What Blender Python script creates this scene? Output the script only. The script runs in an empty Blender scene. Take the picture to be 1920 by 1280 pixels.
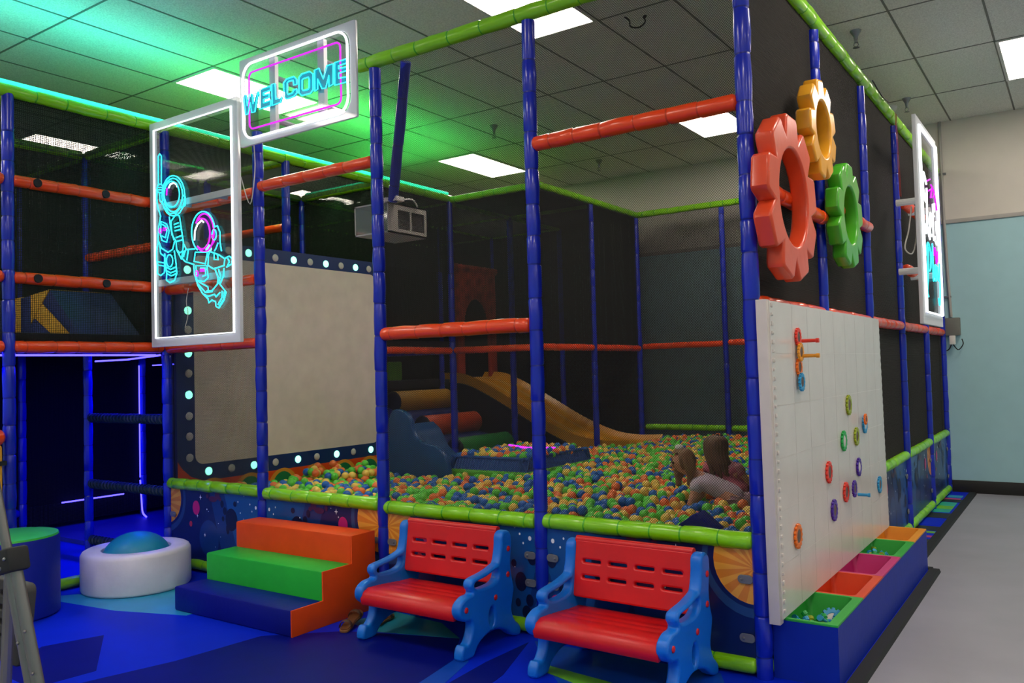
import bpy, bmesh, math, random
import numpy as np
from mathutils import Vector, Matrix

random.seed(7)
sc = bpy.context.scene
COL = sc.collection

# ---------------------------------------------------------------- camera
F_PX = 1559.55
cam_d = bpy.data.cameras.new('camera'); cam = bpy.data.objects.new('camera', cam_d); COL.objects.link(cam)
yaw, pit, rol = (math.radians(v) for v in (-34.51191, 1.953966, -1.511543))
Fv = Vector((math.sin(yaw)*math.cos(pit), math.cos(yaw)*math.cos(pit), math.sin(pit)))
Rt = Vector((math.cos(yaw), -math.sin(yaw), 0)); Up = Rt.cross(Fv)
Rr = math.cos(rol)*Rt + math.sin(rol)*Up; Uu = -math.sin(rol)*Rt + math.cos(rol)*Up
M = Matrix((( Rr.x, Uu.x, -Fv.x, 1.31400), (Rr.y, Uu.y, -Fv.y, -3.95898), (Rr.z, Uu.z, -Fv.z, 1.50568), (0,0,0,1)))
cam.matrix_world = M
cam_d.sensor_width = 36; cam_d.lens = 36*F_PX/1920; cam_d.clip_start = .05
sc.camera = cam

# ---------------------------------------------------------------- view, world
sc.view_settings.view_transform = 'Standard'; sc.view_settings.look = 'None'
sc.view_settings.gamma = 1; sc.view_settings.use_curve_mapping = False
sc.view_settings.exposure = 0.16
sc.cycles.max_bounces = 8; sc.cycles.diffuse_bounces = 5; sc.cycles.glossy_bounces = 3
sc.cycles.transparent_max_bounces = 24; sc.cycles.sample_clamp_indirect = 6
wd = bpy.data.worlds.new('world'); sc.world = wd; wd.use_nodes = True
wd.node_tree.nodes['Background'].inputs[0].default_value = (.5,.55,.6,1)
wd.node_tree.nodes['Background'].inputs[1].default_value = .05
LAMP = 16.5            # radiance of the ceiling troffers

# ---------------------------------------------------------------- materials
def lin(h):
    h = h.lstrip('#'); o = []
    for i in (0,2,4):
        c = int(h[i:i+2],16)/255
        o.append(c/12.92 if c <= .04045 else ((c+.055)/1.055)**2.4)
    return (*o,1)
MATS = {}
def mat(name, col, rough=.5, metal=0, emit=0, ecol=None, bump=0, bscale=40, var=.06, vscale=6, coat=0, spec=.5):
    if name in MATS: return MATS[name]
    m = bpy.data.materials.new(name); m.use_nodes = True; nt = m.node_tree; b = nt.nodes['Principled BSDF']
    c = lin(col)
    b.inputs['Roughness'].default_value = rough; b.inputs['Metallic'].default_value = metal
    b.inputs['Specular IOR Level'].default_value = spec
    b.inputs['Coat Weight'].default_value = coat; b.inputs['Coat Roughness'].default_value = .12
    tc = nt.nodes.new('ShaderNodeTexCoord')
    if var:
        n = nt.nodes.new('ShaderNodeTexNoise'); n.inputs['Scale'].default_value = vscale; n.inputs['Detail'].default_value = 3
        r = nt.nodes.new('ShaderNodeValToRGB')
        r.color_ramp.elements[0].position = .3; r.color_ramp.elements[1].position = .7
        r.color_ramp.elements[0].color = (*[v*(1-var) for v in c[:3]],1); r.color_ramp.elements[1].color = (*[min(1,v*(1+var)) for v in c[:3]],1)
        nt.links.new(tc.outputs['Object'], n.inputs['Vector']); nt.links.new(n.outputs['Fac'], r.inputs['Fac'])
        nt.links.new(r.outputs['Color'], b.inputs['Base Color'])
    else: b.inputs['Base Color'].default_value = c
    if bump:
        n2 = nt.nodes.new('ShaderNodeTexNoise'); n2.inputs['Scale'].default_value = bscale; n2.inputs['Detail'].default_value = 4
        bp = nt.nodes.new('ShaderNodeBump'); bp.inputs['Strength'].default_value = bump; bp.inputs['Distance'].default_value = .01
        nt.links.new(tc.outputs['Object'], n2.inputs['Vector']); nt.links.new(n2.outputs['Fac'], bp.inputs['Height'])
        nt.links.new(bp.outputs['Normal'], b.inputs['Normal'])
    if emit:
        b.inputs['Emission Color'].default_value = lin(ecol or col); b.inputs['Emission Strength'].default_value = emit
    MATS[name] = m; return m
def glassy(name, col='#ffffff', refl=.06, tint=1.0, white=0.0):
    m = bpy.data.materials.new(name); m.use_nodes = True; nt = m.node_tree; nt.nodes.remove(nt.nodes['Principled BSDF'])
    o = nt.nodes['Material Output']; t = nt.nodes.new('ShaderNodeBsdfTransparent'); g = nt.nodes.new('ShaderNodeBsdfGlossy')
    d = nt.nodes.new('ShaderNodeBsdfDiffuse'); d.inputs['Color'].default_value = lin(col)
    c = lin(col); t.inputs['Color'].default_value = (*[1-(1-v)*tint for v in c[:3]],1)
    g.inputs['Roughness'].default_value = .05
    mx = nt.nodes.new('ShaderNodeMixShader'); mx.inputs[0].default_value = refl
    mw = nt.nodes.new('ShaderNodeMixShader'); mw.inputs[0].default_value = white
    nt.links.new(t.outputs[0], mw.inputs[1]); nt.links.new(d.outputs[0], mw.inputs[2])
    nt.links.new(mw.outputs[0], mx.inputs[1]); nt.links.new(g.outputs[0], mx.inputs[2]); nt.links.new(mx.outputs[0], o.inputs[0])
    MATS[name] = m; return m

VB = dict(rough=.28, coat=.25, bump=.12, bscale=14)
mat('blue_vinyl', '#0a24b4', **VB); mat('blue_tie', '#081a84', rough=.4)
mat('green_vinyl', '#8cd810', **VB); mat('green_tie', '#3fae1a', rough=.4)
mat('orange_vinyl', '#fa4a10', **VB); mat('orange_tie', '#d8401a', rough=.4)
mat('net_black', '#201e1c', rough=.8, var=0); mat('net_dark', '#1a1f1b', rough=.9, var=0); mat('net_side', '#322f2c', rough=.9, var=0)
mat('black_rubber', '#191a1c', rough=.7); mat('dark_wrap', '#12302c', rough=.6, bump=.3)
mat('steel', '#8d8f92', rough=.35, metal=.9); mat('bracket_grey', '#74767a', rough=.45, metal=.2)
mat('white_plastic', '#e9e6e2', rough=.4); mat('off_white', '#d9d4ce', rough=.6)

# ---------------------------------------------------------------- mesh tools
class MB:
    def __init__(s): s.v=[]; s.f=[]; s.m=[]
    def add(s, vs, fs, m=0):
        o = len(s.v); s.v += [tuple(p) for p in vs]
        for f in fs: s.f.append(tuple(i+o for i in f)); s.m.append(m)
        return s
    def box(s, c, d, m=0, R=None):
        hx,hy,hz = d[0]/2,d[1]/2,d[2]/2
        vs = [Vector((x,y,z)) for x in (-hx,hx) for y in (-hy,hy) for z in (-hz,hz)]
        if R: vs = [R @ v for v in vs]
        c = Vector(c)
        return s.add([v+c for v in vs], [(0,1,3,2),(4,6,7,5),(0,4,5,1),(2,3,7,6),(0,2,6,4),(1,5,7,3)], m)
    def bx(s, x0,x1,y0,y1,z0,z1, m=0): return s.box(((x0+x1)/2,(y0+y1)/2,(z0+z1)/2),(x1-x0,y1-y0,z1-z0),m)
    def rings(s, cs, us, vs_, rads, seg=12, ms=0, cap=True):
        # cs ring centres, us/vs_ frame, rads radii; ms int or list per gap
        pts=[]; fs=[]; n=len(cs); o=len(s.v)
        for c,u,v,r in zip(cs,us,vs_,rads):
            ru,rv = r if isinstance(r,tuple) else (r,r)
            for k in range(seg):
                a=2*math.pi*k/seg; pts.append(c+u*(ru*math.cos(a))+v*(rv*math.sin(a)))
        s.v += [tuple(p) for p in pts]
        for i in range(n-1):
            mm = ms[i] if isinstance(ms,(list,tuple)) else ms
            for k in range(seg):
                a=o+i*seg+k; b=o+i*seg+(k+1)%seg
                s.f.append((a,b,b+seg,a+seg)); s.m.append(mm)
        if cap:
            m0 = ms[0] if isinstance(ms,(list,tuple)) else ms; m1 = ms[-1] if isinstance(ms,(list,tuple)) else ms
            s.f.append(tuple(o+k for k in reversed(range(seg)))); s.m.append(m0)
            s.f.append(tuple(o+(n-1)*seg+k for k in range(seg))); s.m.append(m1)
        return s
    def frame(s, d):
        d=d.normalized(); a=Vector((0,0,1)) if abs(d.z)<.9 else Vector((1,0,0))
        u=a.cross(d).normalized(); return u, d.cross(u)
    def lathe(s, p0, d, prof, seg=16, ms=0, cap=True):
        p0=Vector(p0); d=Vector(d).normalized(); u,v=s.frame(d)
        return s.rings([p0+d*t for t,_ in prof],[u]*len(prof),[v]*len(prof),[max(r,1e-4) for _,r in prof],seg,ms,cap)
    def tube(s, path, r, seg=8, m=0, closed=False, cap=True):
        P=[Vector(p) for p in path]; n=len(P)
        if closed: P=P+[P[0],P[1]]
        T=[]
        for i in range(len(P)):
            a=P[max(i-1,0)]; b=P[min(i+1,len(P)-1)]
            if closed and i==0: a=P[n-1]
            T.append((b-a).normalized() if (b-a).length>1e-9 else Vector((0,0,1)))
        u,v=s.frame(T[0]); us=[];vs_=[]
        for t in T:
            u=(u-t*u.dot(t))
            u=u.normalized() if u.length>1e-6 else s.frame(t)[0]
            v=t.cross(u); us.append(u.copy()); vs_.append(v.copy())
        if closed: P=P[:-1];us=us[:-1];vs_=vs_[:-1]
        rr = r if isinstance(r,(list,tuple)) else [r]*len(P)
        return s.rings(P,us,vs_,list(rr),seg,m,cap and not closed)
    def sphere(s, c, r, nu=12, nv=8, m=0, sx=1, sy=1, sz=1, R=None):
        c=Vector(c); pts=[];fs=[]
        pts.append(Vector((0,0,r*sz)))
        for j in range(1,nv):
            t=math.pi*j/nv
            for k in range(nu):
                a=2*math.pi*k/nu; pts.append(Vector((r*sx*math.sin(t)*math.cos(a),r*sy*math.sin(t)*math.sin(a),r*sz*math.cos(t))))
        pts.append(Vector((0,0,-r*sz)))
        for k in range(nu): fs.append((0,1+k,1+(k+1)%nu))
        for j in range(nv-2):
            for k in range(nu):
                a=1+j*nu+k;b=1+j*nu+(k+1)%nu; fs.append((a,a+nu,b+nu,b))
        L=len(pts)-1; o=1+(nv-2)*nu
        for k in range(nu): fs.append((L,o+(k+1)%nu,o+k))
        if R: pts=[R@p for p in pts]
        return s.add([p+c for p in pts],fs,m)
    def poly(s, pts3, m=0): return s.add(pts3,[tuple(range(len(pts3)))],m)
    def prism(s, poly, o, u, v, w, th, m=0, mcap=None):
        # 2-D polygon in (u,v), thickness th along w
        o,u,v,w=Vector(o),Vector(u),Vector(v),Vector(w); n=len(poly)
        A=[o+u*x+v*y for x,y in poly]; B=[p+w*th for p in A]
        area=sum(poly[i][0]*poly[(i+1)%n][1]-poly[(i+1)%n][0]*poly[i][1] for i in range(n))
        flip = (area*(u.cross(v)).dot(w)<0)
        a=tuple(range(n-1,-1,-1)); b=tuple(range(n,2*n)); sd=[(i,(i+1)%n,n+(i+1)%n,n+i) for i in range(n)]
        fs=[a,b]+sd
        if flip: fs=[tuple(reversed(f)) for f in fs]
        base=len(s.f); s.add(A+B,fs,m)
        if mcap is not None: s.m[base+1]=mcap
        return s
    def extr(s, outs, o, u, v, w, th, bev=0, m=0):
        # polygons with holes, rounded edges; centred on o along w
        cu=bpy.data.curves.new('tmp','CURVE'); cu.dimensions='2D'; cu.fill_mode='BOTH'
        cu.extrude=max(th/2-bev,1e-5); cu.bevel_depth=bev; cu.bevel_resolution=2; cu.offset=-bev
        for out in outs:
            sp=cu.splines.new('POLY'); sp.points.add(len(out)-1)
            for p,(x,y) in zip(sp.points,out): p.co=(x,y,0,1)
            sp.use_cyclic_u=True
        ob=bpy.data.objects.new('tmp',cu)
        me=ob.to_mesh()
        o,u,v,w=Vector(o),Vector(u),Vector(v),Vector(w)
        vs=[o+u*p.co.x+v*p.co.y+w*p.co.z for p in me.vertices]; fs=[tuple(p.vertices) for p in me.polygons]
        if u.cross(v).dot(w)<0: fs=[tuple(reversed(f)) for f in fs]
        s.add(vs,fs,m); ob.to_mesh_clear(); bpy.data.objects.remove(ob); bpy.data.curves.remove(cu); return s
    def build(s, name, mats, parent=None, local=False, bevel=0, ang=35, origin=None, weld=False, bseg=2):
        if isinstance(mats,str): mats=[mats]
        me=bpy.data.meshes.new(name)
        vs=s.v; ob_loc=Vector((0,0,0))
        if parent is not None and not local:
            W=wloc(parent); vs=[(a-W.x,b-W.y,c-W.z) for a,b,c in vs]
        elif parent is None and not local:
            if origin is None:
                A=np.array(vs); lo,hi=A.min(0),A.max(0); origin=((lo[0]+hi[0])/2,(lo[1]+hi[1])/2,lo[2])
            ob_loc=Vector(origin); vs=[(a-ob_loc.x,b-ob_loc.y,c-ob_loc.z) for a,b,c in vs]
        me.from_pydata(vs,[],s.f); me.polygons.foreach_set('material_index',s.m)
        if weld or bevel:
            bm=bmesh.new(); bm.from_mesh(me)
            if weld: bmesh.ops.remove_doubles(bm,verts=bm.verts,dist=1e-5)
            if bevel:
                ed=[e for e in bm.edges if len(e.link_faces)==2 and e.calc_face_angle(0)>math.radians(ang)]
                bmesh.ops.bevel(bm,geom=ed,offset=bevel,segments=bseg,affect='EDGES',profile=.5)
            bm.to_mesh(me); bm.free()
        me.polygons.foreach_set('use_smooth',[True]*len(me.polygons)); me.set_sharp_from_angle(angle=math.radians(ang))
        for m in mats: me.materials.append(MATS[m])
        ob=bpy.data.objects.new(name,me); COL.objects.link(ob)
        if parent is not None: ob.parent=parent
        else: ob.location=ob_loc
        return ob
def wloc(o):
    W=Vector((0,0,0))
    while o is not None: W=W+o.location; o=o.parent
    return W
def tag(o, label, cat, group=None, kind=None):
    o['label']=label; o['category']=cat
    if group: o['group']=group
    if kind: o['kind']=kind
    return o
def thing(name, label, cat, loc=(0,0,0), rz=0, group=None):
    o=bpy.data.objects.new(name,None); COL.objects.link(o); o.location=loc; o.rotation_euler=(0,0,rz); o.empty_display_size=.1
    return tag(o,label,cat,group)
def lab(o, t): o['label']=t; return o
def struct(o): o['kind']='structure'; return o
def kids_of(o): return [c for c in bpy.data.objects if c.parent is o]
def dup(root, loc, rz=None, label=None, group=None):
    r=root.copy(); COL.objects.link(r); r.location=loc
    if rz is not None: r.rotation_euler=(0,0,rz)
    if label: r['label']=label
    if group: r['group']=group
    for ch in root.children:
        c=ch.copy(); COL.objects.link(c); c.parent=r
        for g in ch.children:
            d=g.copy(); COL.objects.link(d); d.parent=c
    return r
def ell(cx,cy,rx,ry=None,n=24,a0=0,a1=360,close=True):
    ry=rx if ry is None else ry; k=n if close else n+1
    return [(cx+rx*math.cos(math.radians(a0+(a1-a0)*i/n)),cy+ry*math.sin(math.radians(a0+(a1-a0)*i/n))) for i in range(k)]
def rrect(x0,x1,y0,y1,r,n=5):
    o=[]
    for cx,cy,a in ((x1-r,y1-r,0),(x0+r,y1-r,90),(x0+r,y0+r,180),(x1-r,y0+r,270)):
        for i in range(n+1):
            t=math.radians(a+90*i/n); o.append((cx+r*math.cos(t),cy+r*math.sin(t)))
    return o
def smooth(pts, n=4, closed=False):
    # Catmull-Rom through 2-D or 3-D points
    P=[Vector(p) for p in pts]; L=len(P); out=[]
    for i in range(L if closed else L-1):
        a=P[(i-1)%L] if closed or i>0 else P[i]; b=P[i]; c=P[(i+1)%L]; d=P[(i+2)%L] if closed or i+2<L else P[(i+1)%L]
        for k in range(n):
            t=k/n; out.append(.5*((2*b)+(c-a)*t+(2*a-5*b+4*c-d)*t*t+(3*b-a-3*c+d)*t**3))
    if not closed: out.append(P[-1])
    return [tuple(p) for p in out]
def clip(poly, x0,x1,y0,y1):
    def cut(P,ax,val,keep):
        o=[]
        for i in range(len(P)):
            a,b=P[i],P[(i+1)%len(P)]; ia,ib=keep(a[ax],val),keep(b[ax],val)
            if ia:o.append(a)
            if ia!=ib:
                t=(val-a[ax])/(b[ax]-a[ax]); o.append((a[0]+(b[0]-a[0])*t,a[1]+(b[1]-a[1])*t))
        return o
    ge=lambda q,v:q>=v; le=lambda q,v:q<=v
    for ax,val,k in ((0,x0,ge),(0,x1,le),(1,y0,ge),(1,y1,le)):
        poly=cut(poly,ax,val,k)
        if len(poly)<3:return None
    return poly
def pad(mb, p0, p1, r=.04, tie=.17, ends=(1,1), seg=14, wob=.0025, bulge=.04):
    """foam-padded pole with tied bands; slot 0 cover, slot 1 tie"""
    p0,p1=Vector(p0),Vector(p1); d=p1-p0; L=d.length; d.normalize(); u,v=mb.frame(d)
    T=[];R=[];K=[]
    if ends[0]:
        for a in (0,.25,.5,.75): T.append(r*.8*a); R.append(r*(.35+.65*math.sin(math.acos(1-a))) if a else r*.35); K.append(0)
    else: T.append(0);R.append(r*.97);K.append(0)
    t=random.uniform(.05,.12)
    while t<L-.06:
        T+= [t-.012,t-.004,t+.004,t+.012]; R+=[r*.99,r*.93,r*.93,r*.99]; K+=[0,1,0,0]
        nx=t+tie*random.uniform(.8,1.2)
        if nx<L-.06: T.append((t+nx)/2); R.append(r*(1+random.uniform(0,bulge))); K.append(0)
        t=nx
    if ends[1]:
        for a in (.75,.5,.25,0): T.append(L-r*.8*a); R.append(r*(.35+.65*math.sin(math.acos(1-a))) if a else r*.35); K.append(0)
    else: T.append(L);R.append(r*.97);K.append(0)
    o=sorted(range(len(T)),key=lambda i:T[i]); T=[T[i] for i in o];R=[R[i] for i in o];K=[K[i] for i in o]
    cs=[p0+d*t+u*random.uniform(-wob,wob)+v*random.uniform(-wob,wob) for t in T]
    mb.rings(cs,[u]*len(T),[v]*len(T),R,seg,K[:-1],True); return mb
def net(mb, o, u, v, Lu, Lv, cell=.012, w=.0024, m=0):
    """knotted net: real strands both ways as thin square cords"""
    o,u,v=Vector(o),Vector(u),Vector(v); n=u.cross(v); h=w/2
    def cord(a,b,s):
        vs=[]
        for p in (a,b):
            vs+=[p+s*h+n*h,p-s*h+n*h,p-s*h-n*h,p+s*h-n*h]
        mb.add(vs,[(0,1,5,4),(1,2,6,5),(2,3,7,6),(3,0,4,7)],m)
    k=max(2,int(Lu/cell))
    for i in range(k+1): cord(o+u*(Lu*i/k),o+u*(Lu*i/k)+v*Lv,u)
    k=max(2,int(Lv/cell))
    for i in range(k+1): cord(o+v*(Lv*i/k),o+v*(Lv*i/k)+u*Lu,v)
    return mb
def dnet(mb, o, u, v, Lu, Lv, cell=.0095, w=.0015, m=0):
    """the same net hung cornerwise: diagonal cords, cut into short lengths"""
    o,u,v=Vector(o),Vector(u),Vector(v); n=u.cross(v); h=w/2; st=cell*math.sqrt(2)
    for sg in (1,-1):
        k0=0 if sg>0 else 0
        c=-Lv if sg>0 else 0.0
        e=Lu if sg>0 else Lu+Lv
        while c<e:
            # line: x = c + y (sg>0)  or  x = c - y
            if sg>0: y0,y1=max(0,-c),min(Lv,Lu-c)
            else: y0,y1=max(0,c-Lu),min(Lv,c)
            if y1-y0>1e-3:
                k=max(1,int((y1-y0)/.12)); d=(u*sg+v).normalized(); s=n.cross(d)
                vs=[];fs=[]
                for i in range(k+1):
                    y=y0+(y1-y0)*i/k; p=o+u*(c+sg*y)+v*y
                    vs+=[p+s*h+n*h,p-s*h+n*h,p-s*h-n*h,p+s*h-n*h]
                    if i:
                        b=4*(i-1); fs+=[(b+j,b+(j+1)%4,b+4+(j+1)%4,b+4+j) for j in range(4)]
                mb.add(vs,fs,m)
            c+=st
    return mb
X3=Vector((1,0,0));Y3=Vector((0,1,0));Z3=Vector((0,0,1))

# ================================================================ the room
CEIL=4.2; YF=6.6; XL=-9.6; XR=6.0; YB=-8.5
def ceiling_mat():
    m=bpy.data.materials.new('ceiling_tile'); m.use_nodes=True; nt=m.node_tree; b=nt.nodes['Principled BSDF']
    tc=nt.nodes.new('ShaderNodeTexCoord'); n=nt.nodes.new('ShaderNodeTexNoise'); n.inputs['Scale'].default_value=90; n.inputs['Detail'].default_value=5
    r=nt.nodes.new('ShaderNodeValToRGB'); r.color_ramp.elements[0].position=.35; r.color_ramp.elements[0].color=lin('#d2d4cc'); r.color_ramp.elements[1].position=.62; r.color_ramp.elements[1].color=lin('#eceee6')
    bp=nt.nodes.new('ShaderNodeBump'); bp.inputs['Strength'].default_value=.25; bp.inputs['Distance'].default_value=.01
    nt.links.new(tc.outputs['Object'],n.inputs['Vector']); nt.links.new(n.outputs['Fac'],r.inputs['Fac']); nt.links.new(r.outputs['Color'],b.inputs['Base Color'])
    nt.links.new(n.outputs['Fac'],bp.inputs['Height']); nt.links.new(bp.outputs['Normal'],b.inputs['Normal']); b.inputs['Roughness'].default_value=.9
    MATS['ceiling_tile']=m
ceiling_mat(); mat('tee_bar','#74766f',rough=.6); mat('wall_white','#d8d2c8',rough=.8,bump=.04,bscale=60,var=.02); mat('wall_blue','#a9d2da',rough=.75,bump=.04,bscale=60,var=.02)
mat('chair_rail','#a8a49e',rough=.5); mat('base_black','#1d1a18',rough=.5); mat('floor_grey','#9c9ba4',rough=.42,bump=.03,bscale=5,var=.07,vscale=2.2)
mb=MB(); mb.bx(XL,XR,YB,YF,-.1,0); struct(mb.build('floor','floor_grey'))
mb=MB(); mb.bx(XL,XR,YB,YF,CEIL,CEIL+.06,0)
GX=[.79+.62*n for n in range(-17,9)]; GY=[5.43+1.24*n for n in range(-12,2)]
for x in GX:
    if XL<x<XR: mb.bx(x-.008,x+.008,YB,YF,CEIL-.003,CEIL+.01,1)  # dark bar tone stands for the shadow gaps around the tiles
for y in GY:
    if YB<y<YF: mb.bx(XL,XR,y-.008,y+.008,CEIL-.003,CEIL+.01,1)
struct(mb.build('ceiling',['ceiling_tile','tee_bar']))
def wall(name,x0,x1,y0,y1,nx,ny):
    mb=MB(); mb.bx(x0,x1,y0,y1,0,3.05,1); mb.bx(x0,x1,y0,y1,3.05,CEIL,0); struct(mb.build(name,['wall_white','wall_blue']))
wall('wall_far',XL,XR,YF,YF+.12,0,-1); wall('wall_left',XL-.12,XL,YB,YF+.12,1,0); wall('wall_right',XR,XR+.12,YB,YF+.12,-1,0); wall('wall_back',XL,XR,YB-.12,YB,0,1)
mb=MB(); mb.bx(XL,XR,YF-.018,YF,3.03,3.075); struct(mb.build('trim_1','chair_rail',bevel=.004))
mb=MB(); mb.bx(XL,XR,YF-.012,YF,0,.14); struct(mb.build('baseboard_far','base_black',bevel=.003))

# ceiling troffers
mat('diffuser','#ffffff',rough=.6,emit=LAMP,ecol='#fff1e2',var=0); mat('troffer_white','#dcdcd8',rough=.5)
def troffer(x,y,label,group=None):
    t=thing('ceiling_light',label,'ceiling light',(x+.31,y+.62,CEIL-.012),0,group)
    mb=MB(); mb.extr([rrect(x+.004,x+.616,y+.004,y+1.236,.004,2),rrect(x+.03,x+.59,y+.03,y+1.21,.004,2)],(0,0,CEIL-.006),X3,Y3,Z3,.012); mb.build('frame','troffer_white',t)
    mb=MB(); mb.bx(x+.03,x+.59,y+.03,y+1.21,CEIL-.009,CEIL-.001); mb.build('diffuser','diffuser',t)
seen={(-2.31,.47):'lit ceiling light above the green top rail at the front of the pit',(-5.41,.47):'lit ceiling light behind the welcome sign, partly seen through its clear sheet',
 (-2.31,4.19):'lit ceiling light behind the tall orange rail, beside the blue corner post',(-5.41,4.19):'lit ceiling light over the back of the pit between two front posts',
 (.79,4.19):'lit ceiling light above the grey floor beside the far wall',(-8.51,.47):'lit ceiling light seen as a strip through the climbing frame roof net',(-8.51,4.19):'lit ceiling light seen as a strip above the white screen'}
for x0 in (-8.51,-5.41,-2.31,.79,3.89):
    for y0 in (-6.97,-3.25,.47,4.19):
        k=(x0,y0); troffer(x0,y0,seen.get(k,'lit ceiling light outside the picture, over the rest of the room'),None if k in seen else 'ceiling lights over the rest of the room')

# sprinklers, detector, hook
def sprinkler(x,y,label):
    t=thing('sprinkler',label,'fire sprinkler',(x,y,CEIL-.14))
    mb=MB(); mb.lathe((x,y,CEIL),(0,0,-1),[(0,.045),(.012,.042),(.03,.03),(.05,.018),(.07,.016)],16); mb.build('cup','steel',t)
    mb=MB(); mb.lathe((x,y,CEIL-.07),(0,0,-1),[(0,.014),(.03,.012)],10)
    for s in (-1,1): mb.tube([(x+s*.012,y,CEIL-.095),(x+s*.018,y,CEIL-.12),(x,y,CEIL-.14)],.004,6)
    mb.build('head','steel',t)
    mb=MB(); mb.lathe((x,y,CEIL-.138),(0,0,-1),[(0,.026),(.003,.026)],16); mb.build('deflector','steel',t)
sprinkler(-.12,3.2,'metal fire sprinkler hanging beside the green top rail above the yellow gear'); sprinkler(-.095,5.4,'metal fire sprinkler nearest the far wall, beside the tall framed sign')
sprinkler(-3.94,3.44,'small sprinkler seen through the net above the middle of the pit'); sprinkler(-3.78,5.55,'small sprinkler seen through the net near the back wall')
mb=MB(); mb.lathe((-.3,5.62,CEIL),(0,0,-1),[(0,.08),(.02,.08),(.045,.06),(.055,.02)],20); tag(mb.build('smoke_detector','white_plastic'),'round white smoke detector on the ceiling behind the green top rail','smoke detector')
mb=MB(); mb.tube(smooth([(-1.5,1.78,CEIL),(-1.47,1.80,CEIL-.03),(-1.46,1.80,CEIL-.08),(-1.40,1.83,CEIL-.09),(-1.36,1.85,CEIL-.05),(-1.37,1.85,CEIL-.02)],4),.006,6); mb.lathe((-1.37,1.85,CEIL-.02),(.1,.1,.3),[(0,.012),(.03,.014)],8)
tag(mb.build('hanging_wire','black_rubber'),'short black wire loop hanging from the ceiling above the pit','wire')

# conduit with outlet box on the far wall
t=thing('conduit_outlet','grey conduit running down the blue wall to an outlet box','electrical outlet',(.1,YF-.03,1.66))
mb=MB(); mb.tube([(.055,YF-.02,CEIL),(.06,YF-.02,3.1),(.075,YF-.02,2.4),(.09,YF-.02,1.97)],.016,10); mb.build('conduit','chair_rail',t)
mb=MB()
for z in (3.6,2.2): mb.box((.065,YF-.018,z),(.07,.03,.02))
mb.build('clamp','bracket_grey',t)
mb=MB(); mb.bx(.03,.18,YF-.08,YF-.005,1.76,1.96); mb.build('outlet_box','tee_bar',t,bevel=.008)
mb=MB(); mb.bx(.07,.13,YF-.10,YF-.06,1.66,1.76); mb.build('plug','white_plastic',t,bevel=.006)
mb=MB(); mb.tube(smooth([(.1,YF-.08,1.67),(.15,YF-.06,1.60),(.20,YF-.05,1.66),(.19,YF-.05,1.72)],5),.006,6); mb.tube(smooth([(.09,YF-.08,1.67),(.05,YF-.06,1.60),(-.05,YF-.05,1.58)],5),.006,6); mb.build('cable','black_rubber',t)

# ================================================================ play mat
mat('mat_blue','#0428d0',rough=.5,spec=.15,bump=.05,bscale=8,var=.05,vscale=3); mat('mat_navy','#020d78',rough=.5,spec=.15,bump=.05,bscale=8); mat('mat_cyan','#2a9cc8',rough=.4); mat('mat_teal','#1f8fa8',rough=.4)
mat('mat_green','#6fbe2c',rough=.4); mat('mat_mid','#0a48b8',rough=.4,spec=.3); mat('mat_seagreen','#2bb39a',rough=.4); mat('mat_pink','#c03a7a',rough=.4); mat('mat_dark','#1c2228',rough=.5)
mb=MB(); MT=.012
mb.prism([(XL+.05,-3.6),(.35,-3.6),(.35,2.62),(.2,2.62),(.2,6.55),(XL+.05,6.55)],(0,0,.0),X3,Y3,Z3,MT,0)
dec=[(2,[(-4.75,-1.05),(-4.1,-.3),(-3.4,-.3),(-3.42,-.78),(-3.94,-.95)]),
 (1,[(-3.61,-1.57),(-3.50,-1.27),(-2.95,-1.62),(-2.99,-1.92),(-3.4,-1.9)]),
 (1,[(-2.9,-2.2),(-2.85,-1.76),(-2.72,-1.32),(-2.66,-.81),(-2.3,-.5),(-1.63,-.27),(-1.42,-.6),(-1.33,-.86),(-1.3,-2.4)]),
 (3,[(-2.42,-.36),(-2.14,-.42),(-1.63,-.27),(-1.9,-.1),(-2.3,-.06)]),
 (5,[(-1.46,-.45),(-1.36,-.54),(-1.28,-.83),(-1.26,-1.3),(-1.38,-1.3),(-1.39,-.89)]),
 (1,[(-1.28,-.5),(-1.26,-.13),(-1.1,-.6),(-1.0,-1.3),(-1.24,-1.3)]),
 (5,[(-1.24,-.1),(-.2,-.05),(.1,-.6),(-.6,-.75),(-1.02,-.36)]),
 (4,[(-1.06,-.43),(-1.02,-.375),(-.62,-.42),(-.3,-.5),(-.35,-.58),(-.72,-.53)]),
 (8,[(.0,2.65),(.2,2.65),(.2,3.7),(.0,3.7)]),(7,[(.02,3.78),(.19,3.78),(.19,3.86),(.02,3.86)]),(4,[(.02,3.98),(.19,3.98),(.19,4.06),(.02,4.06)]),(8,[(.0,4.1),(.2,4.1),(.2,4.3),(.0,4.3)]),
 (0,[(.01,4.35),(.17,4.35),(.16,4.75),(.01,4.75)]),(8,[(0,4.76),(.2,4.76),(.2,5.05),(0,5.05)]),(6,[(.02,5.1),(.17,5.1),(.17,5.3),(.02,5.3)]),(4,[(.02,5.3),(.17,5.3),(.17,5.5),(.02,5.5)]),(6,[(.02,5.5),(.17,5.5),(.17,5.75),(.02,5.75)]),
 (8,[(0,5.78),(.2,5.78),(.2,5.95),(0,5.95)]),(7,[(.0,5.95),(.17,5.95),(.17,6.05),(.0,6.05)]),(2,[(.03,6.1),(.17,6.1),(.17,6.25),(.03,6.25)])]
for i,(m,p) in enumerate(dec): mb.prism(p,(0,0,MT),X3,Y3,Z3,.0006+.00015*i,m)
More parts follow.
